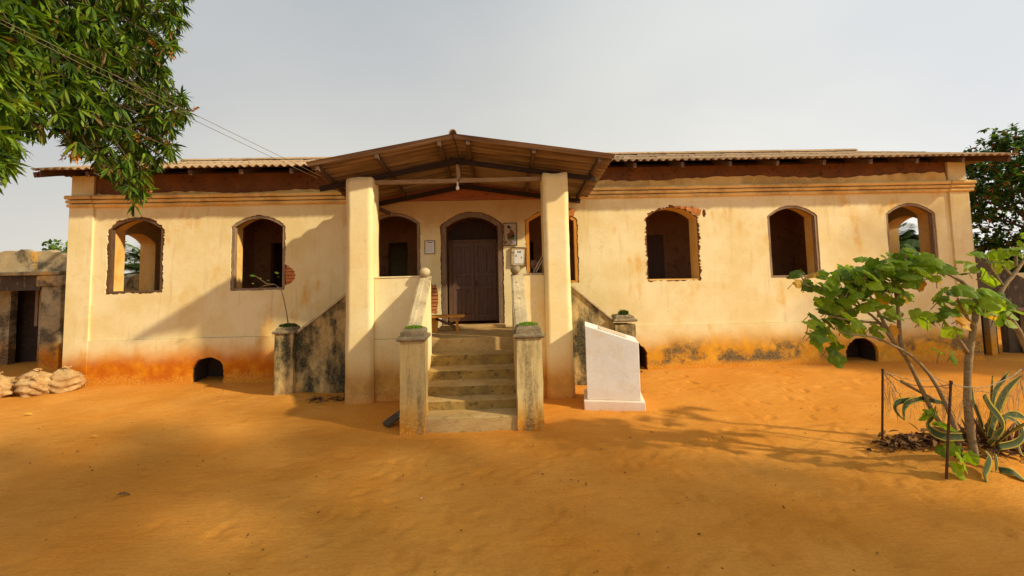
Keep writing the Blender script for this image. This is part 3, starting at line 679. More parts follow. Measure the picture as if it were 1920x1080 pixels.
# ------------------------------------------------------------------ porch
TILT = -.14
def flare(x0, x1, y0, y1, z, name, mat, parent):
    n = 24; m = MB(); prof = []
    for i in range(n + 1):
        t = i / n; prof.append((.03 * (1 - t) ** 3 + .004 * math.sin(t * 17 + x0) + .003 * math.sin(t * 41), -.1 + (z + .1) * t))
    return m.sq((x0+x1)/2, (y0+y1)/2, (x1-x0)/2 - .012, (y1-y0)/2 - .012, prof).build(name, mat, parent, bevel=.0, rough=.007, rs=3)
def softpillar(x0, x1, z):
    o = MB().box(x0, x1, -2.05, -1.53, -.1, z).build('pillar', M['pillar'], house)
    bm = bmesh.new(); bm.from_mesh(o.data)
    bmesh.ops.bevel(bm, geom=list(bm.edges), offset=.018, segments=3, affect='EDGES')
    long = [e for e in bm.edges if e.calc_length() > 1]
    bmesh.ops.subdivide_edges(bm, edges=long, cuts=34, use_grid_fill=True)
    mid = [e for e in bm.edges if e.calc_length() > .3]
    bmesh.ops.subdivide_edges(bm, edges=mid, cuts=5, use_grid_fill=True)
    for v in bm.verts:
        f = max(0, 1 - (v.co.z + .1) / 2.2); v.co.x += (v.co.x - (x0 + x1) / 2) * .10 * f * f
        v.co += noise.noise_vector(v.co * 2.3) * .009 + noise.noise_vector(v.co * 9) * .0035
        if v.co.z > z - .08: v.co.z += noise.noise(v.co * 6) * .03 - .02
    bm.to_mesh(o.data); bm.free(); o.data.polygons.foreach_set('use_smooth', [True] * len(o.data.polygons))
softpillar(-2.995, -2.485, 4.43); softpillar(.90, 1.405, 4.45)
# platform, parapets and front walls
MB().box(-2.93, 1.35, -1.66, -.052, -.1, 1.15).build('porch_floor', M['step'], house, bevel=.02, rough=.007)
for a, b in ((-2.484, -1.581), (.461, .899)):
    MB().box(a, b, -1.90, -1.72, 1.205, 2.40).build('parapet', M['pillar'], house, bevel=.012, cuts=3, rough=.008)
    MB().box(a, b, -1.925, -1.70, -.1, 1.20).build('porch_base', M['porchbase'], house, bevel=.008, cuts=3, rough=.008)
    MB().box(a + .0, b - .0, -1.915, -1.70, 2.401, 2.425).build('parapet_coping', M['coping'] if a > 0 else M['pillar'], house, bevel=.006)
MB().box(-2.93, -2.75, -1.528, -1.25, 1.15, 2.1).build('side_parapet', M['pillar'], house, bevel=.01)
MB().box(1.17, 1.35, -1.528, -1.25, 1.15, 2.1).build('side_parapet', M['pillar'], house, bevel=.01)
# front flight
stair = bpy.data.objects.new('staircase', None)
SY = [-3.58, -3.20, -2.88, -2.47, -2.06, -1.66]; SZ = [.21, .355, .52, .69, .89]
sc = None
for i in range(5):
    xa, xb = (-1.235, .262) if i == 0 else (-1.40, .285)
    ya = SY[i]; yb = -3.19 if i == 0 else SY[i+1] + .06
    o = MB().box(xa, xb, ya, yb, -.1, SZ[i]).build('step', [M['step'], M['riser']], house, bevel=.018, cuts=5, rough=.011, rs=2.6)
    for p_ in o.data.polygons: p_.material_index = 1 if p_.normal.y < -.7 and i else 0
for s, (xa, xb, nxa, nxb) in enumerate(((-1.58, -1.36, -1.605, -1.225), (.24, .46, .248, .655))):
    rail = MB().panel([(-3.235, -.1), (-3.235, 1.50), (-2.05, 2.33), (-1.93, 2.33), (-1.93, -.1)], [], SIDE, xa, xb).build('stair_wall', M['pillar'] if s == 0 else M['newel'], house, bevel=.01, cuts=4, rough=.007)
    cp = MB(); a = Vector(((xa+xb)/2, -3.26, 1.50)); b = Vector(((xa+xb)/2, -1.93, 2.40))
    cp.bar(a, b, .245, .055); cp.bar(a + Vector((-.05, 0, .03)), b + Vector((-.05, 0, .03)), .10, .03)
    cp.build('rail_coping', M['coping'], rail, bevel=.012, cuts=6, rough=.008)
    cx, cy, hx = (nxa+nxb)/2, -3.43, (nxb-nxa)/2
    nw = MB().sq(cx, cy, hx, .19, [(.012, -.1), (.01, .1), (0, .45), (0, .9), (0, 1.425)]).build('newel_post', M['newel'], house, cuts=4, rough=.010, rs=3)
    pr = [(-.01, 1.425), (.030, 1.43), (.046, 1.448), (.050, 1.468), (.044, 1.488), (.026, 1.502), (-.002, 1.506), (-.004, 1.575), (-.02, 1.60), (-.05, 1.615)]
    MB().sq(cx, cy, hx, .19, pr).build('newel_cap', M['cap'], nw, rough=.006, rs=6)
    # ball at the head of the rail; the right one is broken
    prof = [(.001, -.098)] + [(.098 * math.sin(math.pi * q / 12) * (1.06 if s == 0 else 1), -.092 * math.cos(math.pi * q / 12)) for q in range(1, 12)] + [(.001, .092)]
    bl = MB().lathe(((xa+xb)/2 + (.0 if s == 0 else -.03), -1.985, 2.50), prof, 20).build('ball_finial', M['cap'] if s else M['coping'], rail, smooth=True, rough=.006 if s == 0 else .022, rs=5 if s == 0 else 9)
# side flights: raking wall, newel, steps behind
for sg, xs, xe, xn0, xn1 in ((-1, -2.985, -4.335, -4.71, -4.332), (1, 1.40, 2.455, 2.452, 2.88)):
    zt = 2.27 if sg < 0 else 2.24
    ze = 1.25 if sg < 0 else 1.34
    wl = MB().panel([(xs, -.1), (xs, zt), (xe, ze), (xe, -.1)], [], FRONT, -1.135, -.99).build('raking_wall', M['mouldy'], house, cuts=4, rough=.006)
    MB().bar((xs, -1.08, zt + .02), (xe, -1.08, ze + .02), .21, .05).build('raking_coping', M['coping'], wl, bevel=.012, cuts=5, rough=.006)
    zl0, zl1 = (1.16, .22) if sg < 0 else (1.1, .25)
    MB().panel([(xs, -.1), (xs, zl0), (xe, zl1), (xe, -.1)], [], FRONT, -1.172, -1.137).build('stair_string', M['mouldy'], wl, bevel=.008, rough=.004)
    cx, hx = (xn0+xn1)/2, abs(xn1-xn0)/2
    nw = MB().sq(cx, -1.12, hx, .19, [(.01, -.1), (0, .3), (0, .8), (0, 1.27)]).build('newel_post', M['mouldy'], house, cuts=4, rough=.009, rs=3)
    zz = 0 if sg < 0 else .06
    pr = [(-.01, 1.27+zz), (.025, 1.275+zz), (.042, 1.295+zz), (.042, 1.32+zz), (.024, 1.34+zz), (-.01, 1.345+zz), (-.015, 1.39+zz), (-.05, 1.41+zz)]
    MB().sq(cx, -1.12, hx, .19, pr).build('newel_cap', M['cap'], nw, rough=.006, rs=6)
    n = 6
    for i in range(n):
        xa = xs + (xe - xs) * i / n; xb = xs + (xe - xs) * (i + 1) / n
        MB().box(min(xa, xb), max(xa, xb), -.985, -.06, -.1, 1.15 - 1.15 * (i + 1) / (n + 1)).build('step', M['step'], house, bevel=.01)
# porch roof, dropping a little towards the house
AX, AZ, FY = -.82, 5.06, -2.62
ELX, ELZ, ERX, ERZ = -3.52, 4.545, 2.22, 4.615
def rz_(x, y):
    z = AZ + (ELZ - AZ) * (AX - x) / (AX - ELX) if x < AX else AZ + (ERZ - AZ) * (x - AX) / (ERX - AX)
    return z + TILT * (y - FY)
proot = None
for sx, ex, ez in ((-1, ELX, ELZ), (1, ERX, ERZ)):
    L_ = math.hypot(ex - AX, ez - AZ); a = math.atan2(ez - AZ, abs(ex - AX))
    for k in range(3):
        vs_, fs_ = corr(5.6, L_, .031, .006, 6)
        o = MB().add(vs_, fs_).build('porch_roof_sheet', M['porchroof'], house)
        d = Vector((sx * math.cos(a), 0, math.sin(a)))             # down the slope
        yax = Vector((0, math.cos(math.atan(TILT)), math.sin(math.atan(TILT)))); up = yax.cross(d) if sx < 0 else d.cross(yax)
        up = -up if up.z < 0 else up
        Mx = Matrix((yax, d, up)).transposed().to_4x4(); y0 = FY + k * 5 * PER
        Mx.translation = Vector((AX, y0, AZ + TILT * (y0 - FY) + .006 * (k % 2)))
        o.matrix_basis = Mx
m = MB(); n = 9; vs_ = []
for y in (FY - .02, -.05):
    for i in range(n + 1):
        a = math.pi * i / n; vs_.append((AX - .075 * math.cos(a), y, AZ + .02 + TILT * (y - FY) + .085 * math.sin(a)))
m.add(vs_, [(i, i+1, n+2+i, n+1+i) for i in range(n)])
o = m.build('porch_ridge_tile', M['roof'], house, smooth=True, weld=False)
sd = o.modifiers.new('thickness', 'SOLIDIFY'); sd.thickness = .012
for x in (-3.36, -2.26, -1.09, -.55, .70, 1.95):
    MB().bar((x, FY + .06, rz_(x, FY) - .085), (x, -.06, rz_(x, -.06) - .085), .07, .10).build('purlin', M['purlin'], house, bevel=.006, rough=.003)
def truss(y, xl, xr, drop, mat):
    a = Vector((AX, y, rz_(AX, y) - drop))
    for x in (xl, xr): MB().bar(a + Vector((0, 0, 0)), (x, y, rz_(x, y) - drop), .07, .105).build('truss_rafter', mat, house, bevel=.006, rough=.003)
truss(-1.80, -3.60, 2.02, .19, M['darkbeam']); truss(-.16, -3.5, 2.0, .19, M['darkbeam'])
MB().bar((AX - .16, -1.80, rz_(AX, -1.8) - .19), (AX + .16, -1.80, rz_(AX, -1.8) - .20), .085, .14).build('truss_gusset', M['darkbeam'], house)
MB().bar((-2.485, -1.80, 4.335), (.905, -1.80, 4.36), .085, .085).build('tie_beam', M['beam'], house, bevel=.008, cuts=6, rough=.005)
MB().bar((AX + .03, -1.805, 4.39), (AX + .01, -1.805, rz_(AX, -1.8) - .22), .075, .075, up=(0, 1, 0)).build('king_post', M['beam'], house, bevel=.006)
MB().bar((-2.6, -.10, 3.90), (-3.2, -.5, 4.18), .06, .09).build('strut', M['purlin'], house)

# ------------------------------------------------------------------ outbuildings at both ends
ax = thing('outbuilding', 'low stained outbuilding with doorway and column, beyond the house\'s left end', 'outbuilding', (-13.2, 2.2, 0))
def ab(name, mat, *a, **k):
    m = MB()
    for q in a: m.box(*q)
    return under(m.build(name, M[mat], None, **k), ax)
ab('column', 'annex', (-12.78, -12.24, 2.0, 2.5, -.1, 2.30), bevel=.02, rough=.012, cuts=3)
ab('column_cap', 'annex', (-12.86, -12.16, 1.92, 2.58, 2.302, 2.62), bevel=.05, rough=.015, cuts=2)
ab('lintel', 'annexdark', (-17.5, -12.862, 2.05, 2.5, 2.2, 2.60), rough=.01, cuts=3)
ab('eave_slab', 'annex', (-17.5, -12.2, 1.88, 3.39, 2.621, 2.72), bevel=.02, rough=.02, cuts=4)
ab('wall', 'annex', (-13.72, -12.60, 2.9, 3.1, -.1, 2.2), rough=.01, cuts=3)
ab('wall', 'annex', (-17.5, -14.55, 2.9, 3.1, -.1, 2.2), rough=.01, cuts=3)
ab('doorway_shade_panel', 'soot_shade', (-17.4, -12.32, 3.33, 3.39, -.1, 2.6))  # dark panel put in for the shade inside the doorway
ab('door_post', 'greywood', (-13.95, -13.86, 3.0, 3.1, 1.1, 2.19), bevel=.01)
ab('side_wall', 'annexdark', (-12.3, -12.14, 2.52, 6, -.1, 2.6), rough=.01)
r_ = random.Random(3)
top = [(x, 3.32 + .07 * math.sin(x * 2) + .05 * math.sin(x * 5.3) + r_.uniform(-.07, .06)) for x in np.arange(-19, -12.75, .16)]
under(MB().panel([(-19, -.1)] + top + [(-12.7, 3.25), (-12.7, -.1)], [], FRONT, 3.4, 3.7).build('back_wall', M['annex']), ax)
ay = thing('outbuilding', 'dark shaded lean-to outbuilding beyond the house\'s right end, behind the lobed-leaf shrub', 'outbuilding', (13.6, .6, 0))
def rb(name, mat, mb, **k): return under(mb.build(name, M[mat], None, **k), ay)
rb('wall', 'annexdark', MB().panel([(12.0, -.1), (12.0, 2.5), (12.75, 2.28), (14.6, 1.15), (14.6, -.1)], [rect(13.05, 13.35, .0, 1.1)], FRONT, .62, .8), rough=.008)
rb('roof_slab', 'annexdark', MB().bar((12.2, .75, 2.55), (15.2, .75, .80), .8, .07, up=(0, 1, 0)), bevel=.01)
rb('beam', 'beam', MB().box(12.3, 16.5, .40, .52, 1.10, 1.19), bevel=.008)
for x in (12.62, 13.62, 14.9): rb('column', 'annex', MB().box(x, x + .16, .40, .56, -.1, 1.099), bevel=.015, rough=.008, cuts=3)
rb('back_wall', 'annex', MB().box(13.2, 19, 2.4, 2.7, -.1, 2.0), rough=.01, cuts=3)

# ------------------------------------------------------------------ white lectern stone
lec = thing('lectern_stone', 'white painted slant-topped memorial stone on a plinth, right of the stairs', 'memorial', (2.03, -2.6, 0))
lec.rotation_euler.z = R(-11)
def lp(name, mb, mat, **k):
    o = mb.build(name, M[mat], lec, **k); return o
lp('plinth', MB().box(-.53, .53, -.26, .50, -.06, .155), 'paint', bevel=.012, cuts=3, rough=.005)
lp('body', MB().panel([(-.47, .156), (-.47, 1.47), (.465, 1.17), (.465, .156)], [], FRONT, -.19, .42), 'paint', bevel=.010, cuts=4, rough=.004)
lp('inscription_plate', MB().bar((-.22, .115, 1.398), (.27, .115, 1.242), .38, .012, up=(0, 0, 1)), 'plate', bevel=.003)

# ------------------------------------------------------------------ things on the porch
bn = thing('bench', 'small wooden plank bench on the porch landing left of the door', 'bench', (-1.15, -.75, 1.15))
def bp(name, mb, mat='pine', **k): return under(mb.build(name, M[mat], None, **k), bn)
bp('seat', MB().box(-1.62, -.80, -.92, -.66, 1.475, 1.52), bevel=.01)
bp('leg', MB().bar((-.95, -.79, 1.15), (-.98, -.79, 1.474), .05, .055, up=(1, 0, 0)), bevel=.006)
bp('leg', MB().bar((-1.50, -.79, 1.15), (-1.47, -.79, 1.474), .05, .18, up=(1, 0, 0)), bevel=.006)
bp('stretcher', MB().bar((-1.44, -.80, 1.45), (-1.0, -.80, 1.26), .03, .05), 'brownwood')
tag(MB().box(-1.385, -1.10, -.60, -.43, 1.15, 1.225).build('wooden_block', M['step'], None, bevel=.012, rough=.006), 'worn block lying in front of the door threshold beside the bench', 'block')
def flat(pts, mat, y, x0, z0, w, h, name, parent):
    """a flat painted patch on a board: outline in board units"""
    o = MB().panel([(x0 + p[0] * w, z0 + p[1] * h) for p in pts], [], FRONT, y, y + .0018).build(name, M[mat], None)
    return under(o, parent)
def circ(cx, cy, rx, ry, n=12): return [(cx + rx * math.cos(2*math.pi*k/n), cy + ry * math.sin(2*math.pi*k/n)) for k in range(n)]
nt = thing('notice', 'small white printed notice in thin frame, left of the door', 'notice', (-1.675, -.01, 3.07))
under(MB().panel(rect(-1.80, -1.55, 2.91, 3.24), [rect(-1.785, -1.565, 2.925, 3.225)], FRONT, -.022, -.002).build('frame', M['brownwood']), nt)
under(MB().box(-1.786, -1.564, -.012, -.004, 2.924, 3.226).build('sheet', M['paper']), nt)
flat(rect(.22, .8, .86, .92), 'ink', -.0145, -1.785, 2.925, .22, .30, 'heading', nt)
for k in range(9): flat(rect(.12, .12 + .74 * random.uniform(.75, 1), .12 + k * .075, .135 + k * .075), 'pgrey', -.0142, -1.785, 2.925, .22, .30, 'text_line', nt)
pb = thing('painted_board', 'painted board of a crouching figure in green cloth, high right of the door', 'painting', (.285, -.01, 3.35))
under(MB().box(.125, .445, -.028, -.002, 3.075, 3.625).build('board', M['board'], None, bevel=.008), pb)
under(MB().panel(rect(.118, .452, 3.068, 3.632), [rect(.138, .432, 3.088, 3.612)], FRONT, -.034, -.0285).build('frame', M['brownwood']), pb)
bx0, bz0, bw, bh = .138, 3.088, .294, .524
for nm, mt, pts in (('painted_head', 'pblack', circ(.38, .84, .13, .075)), ('painted_face', 'pbrown', circ(.50, .80, .07, .05)),
        ('painted_body', 'pbrown', [(.45,.74),(.62,.72),(.84,.54),(.82,.40),(.55,.36),(.40,.22),(.30,.26),(.20,.50),(.45,.58)]),
        ('painted_cloth', 'pgreen', [(.45,.36),(.60,.42),(.84,.47),(.88,.36),(.80,.26),(.52,.25)]),
        ('painted_basin', 'pgrey', [(.52,.10),(.58,.22),(.90,.20),(.94,.12),(.85,.07)]), ('painted_arm', 'pbrown', [(.40,.24),(.46,.22),(.62,.14),(.56,.11)]),
        ('painted_pot', 'pblack', circ(.12, .13, .07, .045))):
    flat(pts, mt, -.0305, bx0, bz0, bw, bh, nm, pb)
fp = thing('framed_sheet', 'tilted olive-framed white sheet hung below the painted board', 'picture', (.475, -.02, 2.80))
fo = [under(MB().panel(rect(.285, .66, 2.575, 3.03), [rect(.30, .645, 2.59, 3.015)], FRONT, -.06, -.004).build('frame', M['brownwood']), fp),
      under(MB().box(.30, .645, -.045, -.01, 2.59, 3.015).build('mount', M['coping']), fp), under(MB().box(.37, .59, -.049, -.0452, 2.64, 2.96).build('sheet', M['paper']), fp)]
for a in (.30, .42, .54, .64): flat(rect(a, a + .07, .80, .92), 'ink', -.051, .37, 2.64, .22, .32, 'heading_mark', fp)
flat(rect(.14, .24, .48, .64), 'ink', -.051, .37, 2.64, .22, .32, 'printed_mark', fp); flat(rect(.74, .84, .40, .50), 'ink', -.051, .37, 2.64, .22, .32, 'printed_mark', fp)
fp.rotation_euler.y = R(3)
# bulb on its flex
bz = U(858, 350, Y=-1.86)
lb = thing('light_bulb', 'bare white light bulb hanging from the porch tie beam', 'bulb', (bz.x, bz.y, bz.z))
prof = [(.001, -.075), (.02, -.068), (.036, -.045), (.038, -.025), (.028, .0), (.016, .02), (.014, .06), (.001, .062)]
under(MB().lathe(bz, prof, 14).build('glass', M['bulb'], None, smooth=True), lb)
under(MB().lathe(bz + Vector((0, 0, .06)), [(.017, 0), (.017, .035), (.006, .045)], 10).build('socket', M['paper']), lb)
under(MB().tube([bz + Vector((0, 0, .1)), (AX + .1, -1.86, 4.45), (AX + .06, -1.86, 4.62), (AX + .03, -2.2, rz_(AX, -2.2) - .06), (AX, FY + .02, AZ - .03), (AX - .01, FY - .03, AZ + .06)], .008, 6).build('flex', M['blackwire']), lb)

# person standing behind the right parapet, mostly hidden by the pillar
def skinned(name, pts, edges, rad, mat, parent, root=0, sub=2):
    me = bpy.data.meshes.new(name); me.from_pydata([tuple(p) for p in pts], edges, [])
    o = bpy.data.objects.new(name, me); COL.objects.link(o); o.parent = parent
    sk = o.modifiers.new('skin', 'SKIN'); sk.use_smooth_shade = True
    if not me.skin_vertices: me.skin_vertices.new()
    for i, r in enumerate(rad): me.skin_vertices[0].data[i].radius = r if hasattr(r, '__len__') else (r, r)
    me.skin_vertices[0].data[root].use_root = True
    s = o.modifiers.new('sub', 'SUBSURF'); s.levels = sub; s.render_levels = sub
    me.materials.append(mat); return o
pe = thing('person', 'person with bowed head standing on the porch, half hidden behind the right pillar', 'person', (.86, -1.33, 1.15))
P_ = [(0,0,.78),(0,-.01,1.0),(0,-.02,1.16),(-.04,-.04,1.27),(-.08,-.06,1.34),                       # pelvis..neck
      (.17,0,1.16),(.24,-.02,.92),(.20,-.16,.74),(-.17,-.03,1.15),(-.20,-.06,.92),(-.10,-.18,.80),  # arms
      (.09,0,.72),(.10,-.02,.42),(.10,.02,.07),(.11,-.12,.04),(-.09,0,.72),(-.10,-.03,.42),(-.10,.02,.07),(-.11,-.12,.04)]
E_ = [(0,1),(1,2),(2,3),(3,4),(2,5),(5,6),(6,7),(2,8),(8,9),(9,10),(0,11),(11,12),(12,13),(13,14),(0,15),(15,16),(16,17),(17,18)]
Rd = [(.15,.11),(.14,.10),(.15,.10),.055,.05,.06,.045,.032,.06,.045,.032,.085,.06,.042,.035,.085,.06,.042,.035]
skinned('body', P_, E_, Rd, M['shirt'], pe)
hd = MB().lathe((0, 0, 0), [(.001, -.12), (.045, -.115), (.065, -.08), (.078, -.03), (.083, .02), (.080, .06), (.062, .10), (.03, .12), (.001, .124)], 18).build('head', M['skin'], pe, smooth=True)
hd.location = (-.11, -.08, 1.43); hd.rotation_euler = (R(18), R(-12), R(-30)); hd.scale = (.92, 1.15, 1)
for sg in (-1, 1):
    MB().lathe((sg * .085, .01, -.01), [(.001, -.03), (.014, -.02), (.017, .01), (.001, .03)], 8).build('ear', M['skin'], hd, smooth=True)
    MB().lathe((sg * .032, -.079, .005), [(.001, -.008), (.011, -.004), (.011, .004), (.001, .008)], 8).build('eye', M['pblack'], hd, smooth=True)
MB().add([(-.012, -.078, .0), (.012, -.078, .0), (.018, -.08, -.045), (-.018, -.08, -.045), (0, -.105, -.042), (0, -.085, .005)], [(0, 5, 4, 3), (5, 1, 2, 4), (3, 4, 2)]).build('nose', M['skin'], hd)
MB().box(-.024, .024, -.080, -.070, -.072, -.066).build('mouth', M['pbrown'], hd)
lf = thing('leaning_board', 'dark thin board leaning on the parapet against the right pillar, beside the person', 'board', (.82, -1.80, 2.42))
a, b = Vector((.70, -1.80, 2.43)), Vector((.885, -1.74, 2.74))
under(MB().bar(a, b, .10, .045, up=(1, 0, -.6)).build('panel', M['brownwood']), lf)
for s in (-1, 1): under(MB().bar(a + Vector((s * .02, -.06, -s * .012)), b + Vector((s * .02, -.06, -s * .012)), .012, .012, up=(0, 1, 0)).build('edge_strip', M['coping']), lf)
tag(MB().box(.60, .87, -1.90, -1.72, 2.426, 2.442).build('plank', M['brownwood'], None, bevel=.004), 'flat dark plank lying on top of the right porch parapet', 'plank')

# ------------------------------------------------------------------ cables
for k, (dz, a, b, lab) in enumerate(((0, (0, 36), (603, 331), 'upper of two tan overhead cables running to the porch roof'), (-.03, (0, 43), (596, 334), 'lower of two tan overhead cables running to the porch roof'))):
    p = U(*a, Y=-7.2); q = U(*b, Y=FY + .12); q.z = min(q.z, rz_(q.x, q.y) + .05); d = q - p
    pts = [p + d * t + Vector((0, 0, dz * 4 * t * (1 - t))) for t in np.linspace(-.6, 1, 33)]
    tag(MB().tube(pts, .0034, 6).build('overhead_cable', M['wire'], None, smooth=True), lab, 'cable', 'cables to the porch')

# ------------------------------------------------------------------ sacks
def sack(px, py, w, h, d, rot, seed, label):
    p = U(px, py, Z=0); m = MB(); n = 40; rows = 22; vs_ = []; r = random.Random(seed); ph = [r.uniform(0, 6.28) for _ in range(6)]
    for j in range(rows + 1):
        t = j / rows; pr = (math.sin(math.pi * min(1, .16 + t * .84)) ** .45 if t < .8 else (1 - t) / .2 * .8 + .05) * (1 if t > .03 else .9)
        for i in range(n):
            a = 2 * math.pi * i / n
            f = 1 + .06 * math.sin(3 * a + ph[0] + t * 3) + .07 * math.sin(2 * a + ph[1])
            fold = .055 * abs(math.sin((t * 8 + math.sin(a * 2 + ph[2]) * 1.2 + a * 1.5) * 1.4)) + .018 * math.sin(a * 14 + t * 9 + ph[3]) * t
            ca, sa = math.cos(a), math.sin(a); e = (abs(ca) ** 3 + abs(sa) ** 3) ** (-1 / 3)
            vs_.append((ca * e * (w / 2 * pr * f - fold), sa * e * (d / 2 * pr * f - fold), -.03 + h * (t + (.05 * math.sin(2 * a + ph[4]) * t))))
    fs_ = [(j*n+i, j*n+(i+1) % n, (j+1)*n+(i+1) % n, (j+1)*n+i) for j in range(rows) for i in range(n)] + [tuple(range(n-1, -1, -1)), tuple(rows*n+i for i in range(n))]
    o = m.add(vs_, fs_).build('sack', M['sack'], None, smooth=True, rough=.05, rs=4.2)
    o.location = (p.x, p.y + d / 2 - .05, 0); o.rotation_euler = (0, r.uniform(-.08, .08), rot)
    tag(o, label, 'sack', 'sacks by the outbuilding')
    c = MB().tube([Vector((.10 * math.cos(a) * w, .10 * math.sin(a) * d, h * 1.0 + .01 * math.sin(a * 3))) for a in np.linspace(0, 6.0, 14)], .018, 6).build('tied_neck', M['sack'], o, smooth=True)
sack(103, 738, .70, .52, .55, .2, 1, 'full tan sack nearest the house wall, rightmost of three')
sack(45, 745, .72, .53, .58, -.25, 2, 'full tan sack between two others, middle of three')
sack(-28, 750, .75, .50, .6, .1, 3, 'full tan sack cut by the left picture edge, leftmost of three')

# ------------------------------------------------------------------ foliage shapes
def lance(n=4, w=.10, fold=.25, curve=.18):
    """a pointed leaf of length 1 along X"""
    V = []; F = []
    for i in range(n + 1):
        t = i / n; h = w * math.sin(math.pi * min(1, .06 + t * .94)) ** .8 if i < n else 0
        z = -curve * t * t
        if i == n: V.append((1, 0, z))
        else: V += [(t, -h, z + fold * h), (t, 0, z), (t, h, z + fold * h)]
    for i in range(n - 1):
        a = i * 3; F += [(a, a+3, a+4, a+1), (a+1, a+4, a+5, a+2)]
    a = (n - 1) * 3; F += [(a, a+3, a+1), (a+1, a+3, a+2)]
    return V, F
LV, LF = lance()
SV, SF = lance(2, .28, .2, .15)
def rosette(pos, axis_, k, size, droop, out):
    ax_ = Vector(axis_).normalized()
    for i in range(k):
        d = (rv() + ax_ * .55); d.z -= droop * random.uniform(.4, 1.3); d.normalize()
        up = Vector((0, 0, 1)) + rv() * .5
        out.append(frame_mat(pos + d * size * .08, d, up, size * random.uniform(.65, 1.15)))
def tree_skeleton(root, name, trunk_pts, trunk_r, targets, mat, twigs=3, name_l='limb', lift=.08, thin=.55):
    """tapered trunk, limbs from the trunk head to targets"""
    m = MB().tube(trunk_pts, trunk_r, 10); o = under(m.build('trunk', mat, None, smooth=True, rough=.02, rs=3), root)
    top = Vector(trunk_pts[-1]); m = MB()
    for q in targets:
        q = Vector(q); mid = top.lerp(q, .5) + rv() * (q - top).length * .08 + Vector((0, 0, (q - top).length * lift))
        r0 = trunk_r[-1] * thin; m.tube([top - Vector((0, 0, .1)), top.lerp(mid, .5) + rv() * .05, mid, mid.lerp(q, .55) + rv() * .06, q], [r0, r0 * .8, r0 * .55, r0 * .35, r0 * .12], 6)
    under(m.build(name_l, mat, None, smooth=True), root)
def crown(name, root, centres, per, size, droop, mat, V=LV, F=LF, spread=.25):
    out = []
    for c in centres:
        c = Vector(c)
        for _ in range(per[0]):
            p = c + Vector((random.gauss(0, spread), random.gauss(0, spread), random.gauss(0, spread * .8)))
            rosette(p, rv() + Vector((0, 0, .2)), per[1], size, droop, out)
    o = inst(name, V, F, np.array([np.array(q) for q in out]), mat); o['kind'] = 'stuff'
    return under(o, root)

# ------------------------------------------------------------------ mango tree overhanging at top left
mg = thing('mango_tree', 'big mango tree with glossy drooping leaves overhanging the upper left', 'tree', (-8.4, -7.2, 0))
poly = [(-700,-420),(300,-420),(352,-30),(338,45),(322,100),(322,150),(348,185),(352,215),(330,250),(325,290),(285,312),(268,365),(250,388),(238,350),(205,318),(160,285),(100,262),(40,235),(15,300),(-60,345),(-500,360),(-700,200)]
def inpoly(x, y, pl):
    c = False; n = len(pl)
    for i in range(n):
        x1, y1 = pl[i]; x2, y2 = pl[(i+1) % n]
        if (y1 > y) != (y2 > y) and x < (x2 - x1) * (y - y1) / (y2 - y1) + x1: c = not c
    return c
cents = []; rr = random.Random(21)
def mdepth(x, y): return -7.1 + 3.3 * min(1, max(0, (x + 40) / 300)) + rr.uniform(-.5, 1.5)
while len(cents) < 2200:
    x, y = rr.uniform(-160, 360), rr.uniform(-120, 395)
    if not inpoly(x, y, poly): continue
    if 20 < x < 130 and 195 < y < 300 and rr.random() < .6: continue
    cents.append(U(x, y, Y=mdepth(x, y)))
nin = len(cents)
while len(cents) < 2500:                # the rest of the crown, outside the picture
    p = Vector((rr.uniform(-12, -4.6), rr.uniform(-11.5, -3.5), rr.uniform(4.2, 9.5)))
    if ((p.x + 8.2) / 3.9) ** 2 + ((p.y + 7.4) / 4.2) ** 2 + ((p.z - 6.8) / 2.9) ** 2 < 1 and (p - CAM).length > 3.2:
        v = MR.transposed() @ (p - CAM); sx, sy = PPX + FPX * v.x / -v.z, PPY - FPX * v.y / -v.z
        if v.z < 0 and 0 < sx < 1920 and 0 < sy < 1080 and not inpoly(sx, sy, poly): continue
        cents.append(p)
big = []; rest = []
for i, c in enumerate(cents):
    out = []
    rosette(c, rv() + Vector((0, 0, -.2)), 13 if i < nin else 9, .20, .75, out)
    (big if i < nin else rest).extend(out)
big.sort(key=lambda q: (q.translation - CAM).length)
def onscreen(p):
    v = MR.transposed() @ (p - CAM); return v.z < 0 and -20 < PPX + FPX * v.x / -v.z < 1940 and -20 < PPY - FPX * v.y / -v.z < 1100
single = [q for q in big if onscreen(q.translation)][:300]; ids = set(map(id, single))
rest += [q for q in big if id(q) not in ids]
o = inst('crown', LV, LF, np.array([np.array(q) for q in rest]), M['mango']); o['kind'] = 'stuff'; under(o, mg)
lm = bpy.data.meshes.new('leaf'); lm.from_pydata(LV, [], LF); lm.materials.append(M['mangoleaf'])
inv = Matrix.Translation(mg.location).inverted()
for q in single:
    o = bpy.data.objects.new('leaf', lm); COL.objects.link(o); o.parent = mg; o.matrix_parent_inverse = inv; o.matrix_basis = q
tg = [cents[i] for i in range(0, len(cents), 44)]
tree_skeleton(mg, 'mango', [(-8.4, -7.2, -.2), (-8.35, -7.1, 1.2), (-8.2, -7.0, 2.6), (-8.1, -6.9, 3.8)], [.36, .30, .27, .24], tg, M['darkbark'], lift=.32, thin=.3)
tw = MB()
for i in range(0, nin, 2):
    c = cents[i]; e = c + Vector((-.25, -.2, .28)) + rv() * .2
    tw.tube([e, e.lerp(c, .5) + rv() * .03, c], [.010, .007, .004], 5)
under(tw.build('twigs', M['darkbark'], None, smooth=True), mg)['kind'] = 'stuff'
pan = []
